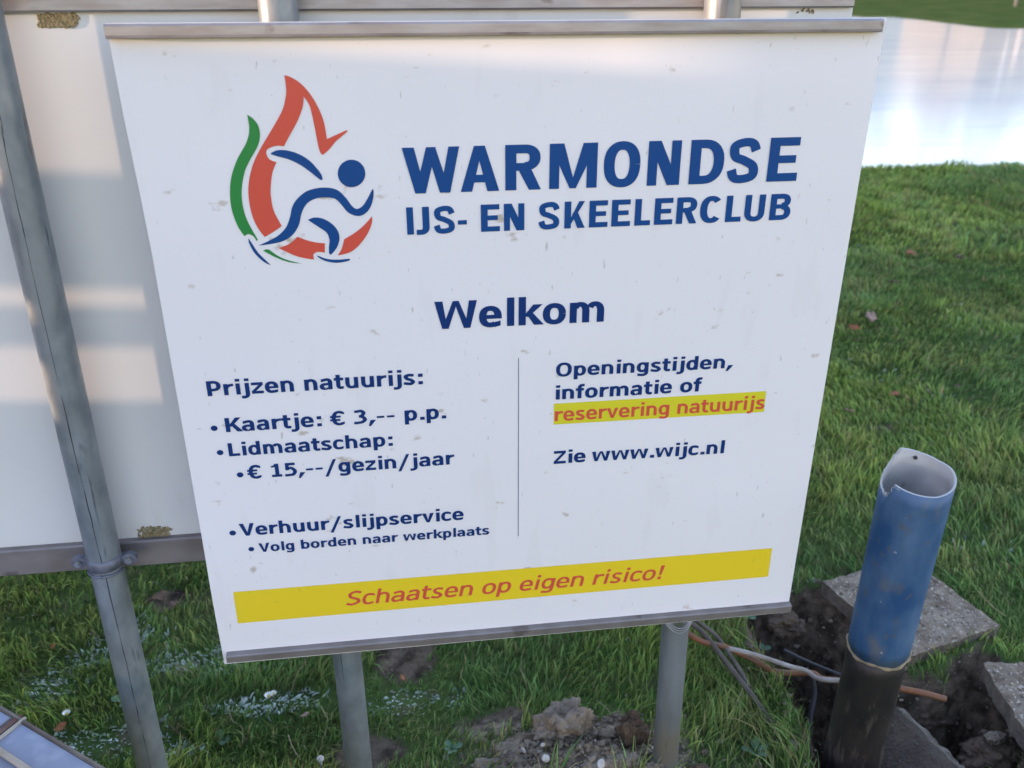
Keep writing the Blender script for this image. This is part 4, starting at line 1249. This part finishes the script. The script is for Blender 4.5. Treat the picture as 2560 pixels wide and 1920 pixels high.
def shell_bit(u, v, z, r, label, seed):
    c = atZ(u, v, z)
    bm = bmesh.new()
    bmesh.ops.create_uvsphere(bm, u_segments=12, v_segments=8, radius=r)
    for vv in bm.verts: vv.co.z *= .45; vv.co.x *= 1.25; vv.co.x += .15 * abs(vv.co.y)
    o = bm_obj('shell_fragment', bm, 'shell', None, True)
    o.location = c; o.rotation_euler = (.5 + seed, .4, seed * 1.9)
    tag(o, label, 'shell', 'shell fragments in the soil')


shell_bit(1364, 1896, .085, .008, 'largest white shell fragment on the soil heap at the bottom edge', .2)
shell_bit(1309, 1876, .075, .006, 'narrow white shell fragment left on the soil heap', 1.0)
shell_bit(1357, 1862, .085, .004, 'small cream shell fragment above the largest one', 1.7)
shell_bit(1503, 1909, .09, .008, 'peach coloured shell fragment at the bottom edge of the heap', 2.2)
shell_bit(1489, 1853, .075, .004, 'small white shell fragment right of the big clod', .7)
shell_bit(1634, 1871, .08, .004, 'tiny shell fragment beside the right post foot', 1.2)
shell_bit(1435, 1800, .10, .003, 'tiny white shell speck stuck in the biggest clod', 1.9)


def leaf(u, v, size, m, label, rz, z=.035):
    c = atZ(u, v, z)
    c.z = gh(c.x, c.y) + z
    bm = bmesh.new()
    n = 10
    mid = [bm.verts.new((size * (t / n - .5) * 2, 0, .12 * size * math.sin(t / n * 3.1))) for t in range(n + 1)]
    for sgn in (-1, 1):
        ed = [bm.verts.new((size * (t / n - .5) * 2, sgn * size * .62 * math.sin(math.pi * min(1, t / n * 1.02)) ** .8 * (1 + .22 * math.sin(t * 2.3)), size * (.30 + .14 * math.sin(t + sgn)))) for t in range(n + 1)]
        for t in range(n):
            bm.faces.new((mid[t], mid[t + 1], ed[t + 1], ed[t]))
    bmesh.ops.remove_doubles(bm, verts=bm.verts, dist=1e-5)
    bmesh.ops.solidify(bm, geom=bm.faces[:], thickness=.0004)
    o = bm_obj('fallen_leaf', bm, m, None, True)
    o.location = c; o.rotation_euler = (rnd.uniform(-.5, .5), rnd.uniform(-.4, .4), rz)
    tag(o, label, 'leaf', 'fallen leaves on the lawn')


leaf(2275, 636, .040, 'leaf_o', 'bright orange leaf in the far grass, nearest the ice', .4)
leaf(2175, 799, .042, 'leaf_p', 'largest pale pinkish leaf in the grass right of the sign', 1.1)
leaf(2135, 822, .026, 'leaf_o', 'small orange leaf close below the pale pinkish leaf', 2.2)
leaf(2236, 993, .022, 'leaf_o', 'reddish orange leaf in the grass above the blue pipe', .2)
leaf(2118, 1043, .022, 'leaf_p', 'pale leaf in the grass beside the lower sign edge', 1.9)
leaf(2398, 649, .034, 'leaf_v', 'dark purple leaf in the far grass to the right', .8)
leaf(2232, 712, .026, 'leaf_b', 'brown leaf between the orange and the pinkish leaf', 2.8)
leaf(2395, 970, .016, 'leaf_b', 'tiny brown leaf in the grass right of the blue pipe top', 1.4)
leaf(405, 1503, .022, 'leaf_b', 'brown curled leaf between the left post and the sign', .5, .03)
leaf(438, 1525, .018, 'leaf_b', 'darker brown leaf close to the curled one beside the sign', 1.7, .03)
leaf(136, 1623, .010, 'leaf_o', 'small reddish leaf in the grass left of the left post', 1.7, .03)
leaf(155, 1829, .014, 'leaf_o', 'orange brown leaf under the white daisy at the lower left', .9, .02)
leaf(1006, 1697, .009, 'leaf_o', 'tiny red leaf by the frosted patch right of the middle post', 1.9, .03)
leaf(765, 1800, .010, 'leaf_p', 'pale scrap of leaf in the grass left of the middle post', .3, .035)


def daisy(u, v, r, label, z=.06, petals=13):
    c = atZ(u, v, z)
    o = empty('daisy', (c.x, c.y, gh(c.x, c.y)))
    tag(o, label, 'flower', 'white daisies in the lawn')
    bm = bmesh.new()
    for k in range(petals):
        a = 2 * math.pi * k / petals
        d_ = Vector((math.cos(a), math.sin(a), 0)); s_ = Vector((-d_.y, d_.x, 0))
        vs = [bm.verts.new(c + d_ * (r * .15) - s_ * r * .1), bm.verts.new(c + d_ * r * .7 - s_ * r * .2 + Vector((0, 0, r * .5))), bm.verts.new(c + d_ * r + Vector((0, 0, r * .75))),
              bm.verts.new(c + d_ * r * .7 + s_ * r * .2 + Vector((0, 0, r * .5))), bm.verts.new(c + d_ * (r * .15) + s_ * r * .1)]
        bm.faces.new(vs)
    bmesh.ops.solidify(bm, geom=bm.faces[:], thickness=.0004)
    bm_obj('petals', bm, 'daisy', o)
    bm = bmesh.new()
    bmesh.ops.create_uvsphere(bm, u_segments=10, v_segments=6, radius=r * .32, matrix=Matrix.Translation(c + Vector((0, 0, r * .15))))
    bm_obj('centre', bm, 'daisy_mid', o, True)
    bm = bmesh.new()
    tube(bm, crom([c, c + Vector((.004, .0, -.03)), Vector((c.x + .012, c.y + .002, gh(c.x, c.y) - .005))], 5), .0008, 6)
    bm_obj('stem', bm, 'stem', o)


daisy(167, 1786, .009, 'white daisy on a thin stem left of the left post')
daisy(672, 1742, .010, 'white daisy in the frosted patch between the left and middle posts', .05)
daisy(684, 1736, .008, 'smaller white daisy touching the one in the frosted patch', .05)
# low broad-leaved weeds
def weed(u, v, n, r, label, seed):
    r_ = random.Random(seed)
    c = atZ(u, v, .03); c.z = gh(c.x, c.y) + .012
    bm = bmesh.new()
    for k in range(n):
        a = 6.28 * k / n + r_.uniform(-.3, .3); l = r * .78 * r_.uniform(.5, 1.1); up_ = r_.uniform(.3, 1.0)
        d_ = Vector((math.cos(a), math.sin(a), 0)); s_ = Vector((-d_.y, d_.x, 0))
        m_ = []
        for t, wq in ((.15, .04), (.45, .22), (.7, .30), (.9, .2), (1.0, .03)):
            p_ = c + d_ * l * t + Vector((0, 0, l * up_ * (t - .45 * t * t)))
            m_.append((bm.verts.new(p_ - s_ * l * wq + Vector((0, 0, l * .07))), bm.verts.new(p_), bm.verts.new(p_ + s_ * l * wq + Vector((0, 0, l * .07)))))
        for p0, p1 in zip(m_, m_[1:]):
            bm.faces.new((p0[0], p0[1], p1[1], p1[0])); bm.faces.new((p0[1], p0[2], p1[2], p1[1]))
    o = bm_obj('weed', bm, 'weed', None, True)
    tag(o, label, 'weed', 'low weeds in the lawn')


G['weed'] = mat('weed_leaf', (0.055, 0.12, 0.05, 1), 0.6, var=(0.085, 0.16, 0.085, 1), vscale=40)
weed(1905, 1580, 7, .035, 'bluish green weed under the right corner of the sign', 1)
weed(1865, 1552, 6, .028, 'smaller bluish weed left of the one under the sign corner', 2)
weed(318, 1752, 6, .040, 'broad leaved weed touching the left post from the left', 3)
weed(560, 1850, 7, .030, 'broad leaved weed between the left and middle post at the bottom', 4)
weed(1890, 1870, 7, .035, 'broad leaved weed left of the hole at the bottom edge', 5)
weed(1130, 1880, 6, .030, 'broad leaved weed left of the soil heap', 6)
# small mushroom
c = atZ(801, 1897, .05)
o = empty('mushroom', (c.x, c.y, gh(c.x, c.y)))
tag(o, 'small round pinkish white mushroom in the grass left of the middle post', 'mushroom')
bm = bmesh.new(); bmesh.ops.create_uvsphere(bm, u_segments=16, v_segments=10, radius=.0075, matrix=Matrix.Translation(c) @ Matrix.Diagonal((1, 1, .75, 1)))
bm_obj('cap', bm, 'shell', o, True)
bm = bmesh.new(); tube(bm, [c, (c.x, c.y, gh(c.x, c.y) - .004)], .0028, 8)
bm_obj('stem', bm, 'shell', o)

# dry straws and twigs, each a separate curl
for k, (pts, lab) in enumerate((
        ([(425, 1812), (450, 1835), (490, 1868), (505, 1885)], 'brown twig in the grass right of the left post'),
        ([(570, 1763), (580, 1800), (605, 1820), (606, 1860)], 'long pale straw standing left of the middle post'),
        ([(802, 1765), (815, 1790), (818, 1800), (812, 1840)], 'pale looped straw nearest the middle post'),
        ([(720, 1836), (730, 1865), (745, 1890), (752, 1900)], 'pale straw above the small mushroom'),
        ([(1895, 1655), (1910, 1690), (1935, 1730)], 'thin straw leaning over the cables at the hole edge'),
        ([(2445, 1477), (2475, 1510), (2512, 1540)], 'thin straw in the grass beyond the concrete slab'),
        ([(1497, 1755), (1520, 1775), (1535, 1800)], 'pale grass straw between the clod and the right post'))):
    bm = bmesh.new()
    q = crom([atZ(u, v, .05 - .008 * i) for i, (u, v) in enumerate(pts)], 5)
    tube(bm, q, .0011, 6)
    o = bm_obj('twig' if k == 0 else 'straw', bm, 'leaf_b' if k == 0 else 'straw')
    tag(o, lab, 'twig' if k == 0 else 'straw')

# ------------------------------------------------------------------ zinc table top at the lower left corner
ZT = .42
tb = empty('zinc_tray', (atZ(0, 1900, ZT).x, atZ(0, 1900, ZT).y, gh(-.7, 1.1)))
tag(tb, 'bluish zinc tray with brown rim and rusty strap at the lower left corner', 'tray')
E0 = atZ(-140, 1682, ZT); E1 = atZ(262, 1921, ZT)
d1 = (E1 - E0).normalized(); nrm = Vector((d1.y, -d1.x, 0))
if nrm.y > 0: nrm = -nrm
E1 = E0 + d1 * 1.0; E0 = E0 - d1 * .3
Wd = .42


def strip(a, b, w0, w1, z0, z1, name, m):
    bm = bmesh.new()
    P = [a + nrm * w0, b + nrm * w0, b + nrm * w1, a + nrm * w1]
    lo = [bm.verts.new((q.x, q.y, z0)) for q in P]; hi = [bm.verts.new((q.x, q.y, z1)) for q in P]
    bm.faces.new(lo[::-1]); bm.faces.new(hi)
    for i in range(4): bm.faces.new((lo[i], lo[(i + 1) % 4], hi[(i + 1) % 4], hi[i]))
    bmesh.ops.bevel(bm, geom=bm.edges[:], offset=.0015, segments=2, affect='EDGES')
    return bm_obj(name, bm, m, tb)


strip(E0, E1, .004, Wd, ZT - .012, ZT - .003, 'top_sheet', 'sheet')
strip(E0, E1, -.002, .0045, ZT - .03, ZT + .0005, 'rim', 'trim')
strip(E0, E1, Wd + .0005, Wd + .012, ZT - .03, ZT, 'rim', 'trim')
tA = atZ(0, 1881, ZT); tB = atZ(60, 1921, ZT); dt = (tB - tA).normalized()
bm = bmesh.new(); tube(bm, [tA - dt * .3 + Vector((0, 0, .003)), tA + Vector((0, 0, .003)), tB + dt * .02 + Vector((0, 0, .003)), tB + dt * .06, tB + dt * .4], .005, 10)
bm_obj('rod', bm, 'cream', tb)
sA = atZ(52, 1787, ZT); sB = atZ(-5, 1832, ZT); ds = (sB - sA).normalized(); ns = Vector((-ds.y, ds.x, 0))
for off, wdt, zz, m in ((0, .009, .002, 'rust'), (.011, .004, .0035, 'cream'), (-.010, .003, .0015, 'trim')):  # the cream strip is a painted highlight along the rusty strap
    bm = bmesh.new()
    P = [sA + ns * (off - wdt / 2), sA + ns * (off + wdt / 2), sA + ds * .25 + ns * (off + wdt / 2), sA + ds * .25 + ns * (off - wdt / 2)]
    lo = [bm.verts.new((q.x, q.y, ZT - .0028)) for q in P]; hi = [bm.verts.new((q.x, q.y, ZT - .0025 + zz)) for q in P]
    bm.faces.new(lo[::-1]); bm.faces.new(hi)
    for i in range(4): bm.faces.new((lo[i], lo[(i + 1) % 4], hi[(i + 1) % 4], hi[i]))
    bm_obj('strap', bm, m, tb)
for a, wq in ((.15, .05), (.15, Wd - .05), (1.1, .05), (1.1, Wd - .05)):
    q = E0 + d1 * a + nrm * wq
    bm = bmesh.new(); box(bm, (q.x - .015, q.y - .015, gh(q.x, q.y) - .05), (q.x + .015, q.y + .015, ZT - .0125))
    bm_obj('leg', bm, 'trim', tb)

# ================================================================== FAR SIDE
def building(x, y, rz, w_, d_, h_, roof_h, wall, label, nwin=4):
    o = empty('brick_building' if wall == 'brick' else 'rendered_house', (x, y, 0), rz)
    tag(o, label, 'building')
    mt = Matrix.Translation((x, y, 0)) @ Matrix.Rotation(rz, 4, 'Z')
    bm = bmesh.new(); box(bm, (0, 0, -.3), (w_, d_, h_), mtx=mt)
    bm_obj('wall', bm, wall, o)
    bm = bmesh.new()
    V_ = [mt @ Vector(q) for q in ((-.3, -.3, h_ + .002), (w_ + .3, -.3, h_ + .002), (w_ + .3, d_ + .3, h_ + .002), (-.3, d_ + .3, h_ + .002), (-.3, d_ / 2, h_ + roof_h), (w_ + .3, d_ / 2, h_ + roof_h))]
    v_ = [bm.verts.new(q) for q in V_]
    for f in ((0, 1, 5, 4), (2, 3, 4, 5), (0, 4, 3), (1, 2, 5), (3, 2, 1, 0)): bm.faces.new([v_[i] for i in f])
    bm_obj('roof', bm, 'roof', o)
    for k in range(nwin):
        for zz in ((1.0, 2.3), (3.6, 4.9)) if h_ > 5 else ((1.0, 2.3),):
            xx = w_ * (k + .5) / nwin
            bm = bmesh.new(); box(bm, (xx - .7, -.06, zz[0]), (xx + .7, -.003, zz[1]), mtx=mt)
            wn = bm_obj('window', bm, 'frame', o)
            bm = bmesh.new(); box(bm, (xx - .6, -.075, zz[0] + .1), (xx + .6, -.063, zz[1] - .1), mtx=mt)
            bm_obj('pane', bm, 'glass', wn)
    return o


building(23.0, 34.4, math.radians(-8), 24, 8, 3.2, 2.0, 'brick', 'low brick building on the far bank, its foot just in the top right corner', 6)
building(14, 58, math.radians(-4), 12, 9, 5.6, 3, 'cream_wall', 'pale rendered house beyond the ice, seen only as a reflection', 4)
building(30, 60, math.radians(-8), 12, 9, 5.6, 3, 'cream_wall', 'second pale house beyond the brick building', 4)
# white pole in the corner
q = atZ(2541, 6, .25)
o = empty('bank_pole', (q.x, q.y, .2)); tag(o, 'thin pale pole on the far bank in the top right corner', 'pole')
bm = bmesh.new(); tube(bm, [(q.x, q.y, .1), (q.x, q.y, 2.4)], .06, 12); bm_obj('shaft', bm, 'galv', o)
bm = bmesh.new(); tube(bm, [(q.x, q.y, 2.4), (q.x, q.y, 2.46)], .085, 12); bm_obj('cap', bm, 'galv', o)


def bare_tree(x, y, h_, seed, label):
    r_ = random.Random(seed)
    z0_ = gh(x, y)
    o = empty('bare_tree', (x, y, z0_)); tag(o, label, 'tree', 'bare winter trees beyond the ice')
    bm = bmesh.new(); tube(bm, [(x, y, z0_ - .2), (x + .1, y, z0_ + h_ * .3), (x, y + .1, z0_ + h_ * .62)], .2, 10, radii=[h_ * .028, h_ * .02, h_ * .01]); bm_obj('trunk', bm, 'bark', o)
    bm = bmesh.new()

    def br(p_, d_, l, r, lv):
        e = p_ + d_ * l
        tube(bm, [p_, (p_ + e) / 2 + Vector((r_.uniform(-1, 1), r_.uniform(-1, 1), r_.uniform(0, 1))) * l * .07, e], r, 4, cap=False, radii=[r, r * .8, r * .5])
        if lv == 0: return
        for k in range(4):
            nd = (d_ + Vector((r_.uniform(-1, 1), r_.uniform(-1, 1), r_.uniform(-.2, .8))) * .75).normalized()
            br(p_ + d_ * l * r_.uniform(.4, 1), nd, l * r_.uniform(.5, .72), r * .5, lv - 1)
    for k in range(9):
        a = r_.uniform(0, 6.28)
        br(Vector((x, y, z0_ + h_ * r_.uniform(.28, .62))), Vector((math.cos(a), math.sin(a), r_.uniform(.4, 1.3))).normalized(), h_ * .24, h_ * .008, 3)
    bm_obj('crown', bm, 'twig', o)


for k, (x, y, h_, lab) in enumerate(((19.5, 37, 9, 'bare tree at the left end of the far brick building'), (24.5, 47, 11, 'tall bare tree behind the brick building, left one'),
                                     (31, 48, 12, 'tall bare tree behind the brick building, right one'), (10, 50, 10, 'bare tree in front of the pale rendered house'), (38, 50, 11, 'bare tree furthest to the right beyond the brick building'))):
    bare_tree(x, y, h_, 40 + k, lab)

# unseen board fence added at left, blocking the low sun outside its gap
fence = empty('added_sun_fence', (-4.4, 3, 0))
tag(fence, 'unseen tall board fence added left of the signs to block the low sun, with one open gap', 'fence')
sl = math.tan(math.radians(8.0))            # the sun's drift in y per metre of x
xf = -4.4
gap0, gap1 = .672, .860
dz = math.tan(SUN_EL) * (-.475 - xf)
ys = []
y = gap0
while y > -3.2: ys.append((y - .145, y)); y -= .147
y = gap1
while y < 11: ys.append((y, y + .145)); y += .147
for hh, nm in ((2.75, 'board'), (1.715, 'short_board')):
    bm = bmesh.new(); box(bm, (0, 0, 0), (.022, .145, hh))
    me_ = bpy.data.meshes.new(nm); bmesh.ops.recalc_face_normals(bm, faces=bm.faces); bm.to_mesh(me_); bm.free(); me_.materials.append(G['timber'])
    if nm == 'board': me_b = me_
    else: me_s = me_
for a, b in ys:
    o = bpy.data.objects.new('board', me_s if abs(b - gap0) < 1e-6 else me_b); COL.objects.link(o); o.parent = fence
    o.location = (xf + 4.4, a - 3, -.05)
for (za, zb2) in ((-.28, .895), (.985, 1.046), (1.076, 1.238)):
    bm = bmesh.new(); box(bm, (xf + .024, -3.2, za + dz), (xf + .064, 11, zb2 + dz)); bm_obj('rail', bm, 'timber', fence)
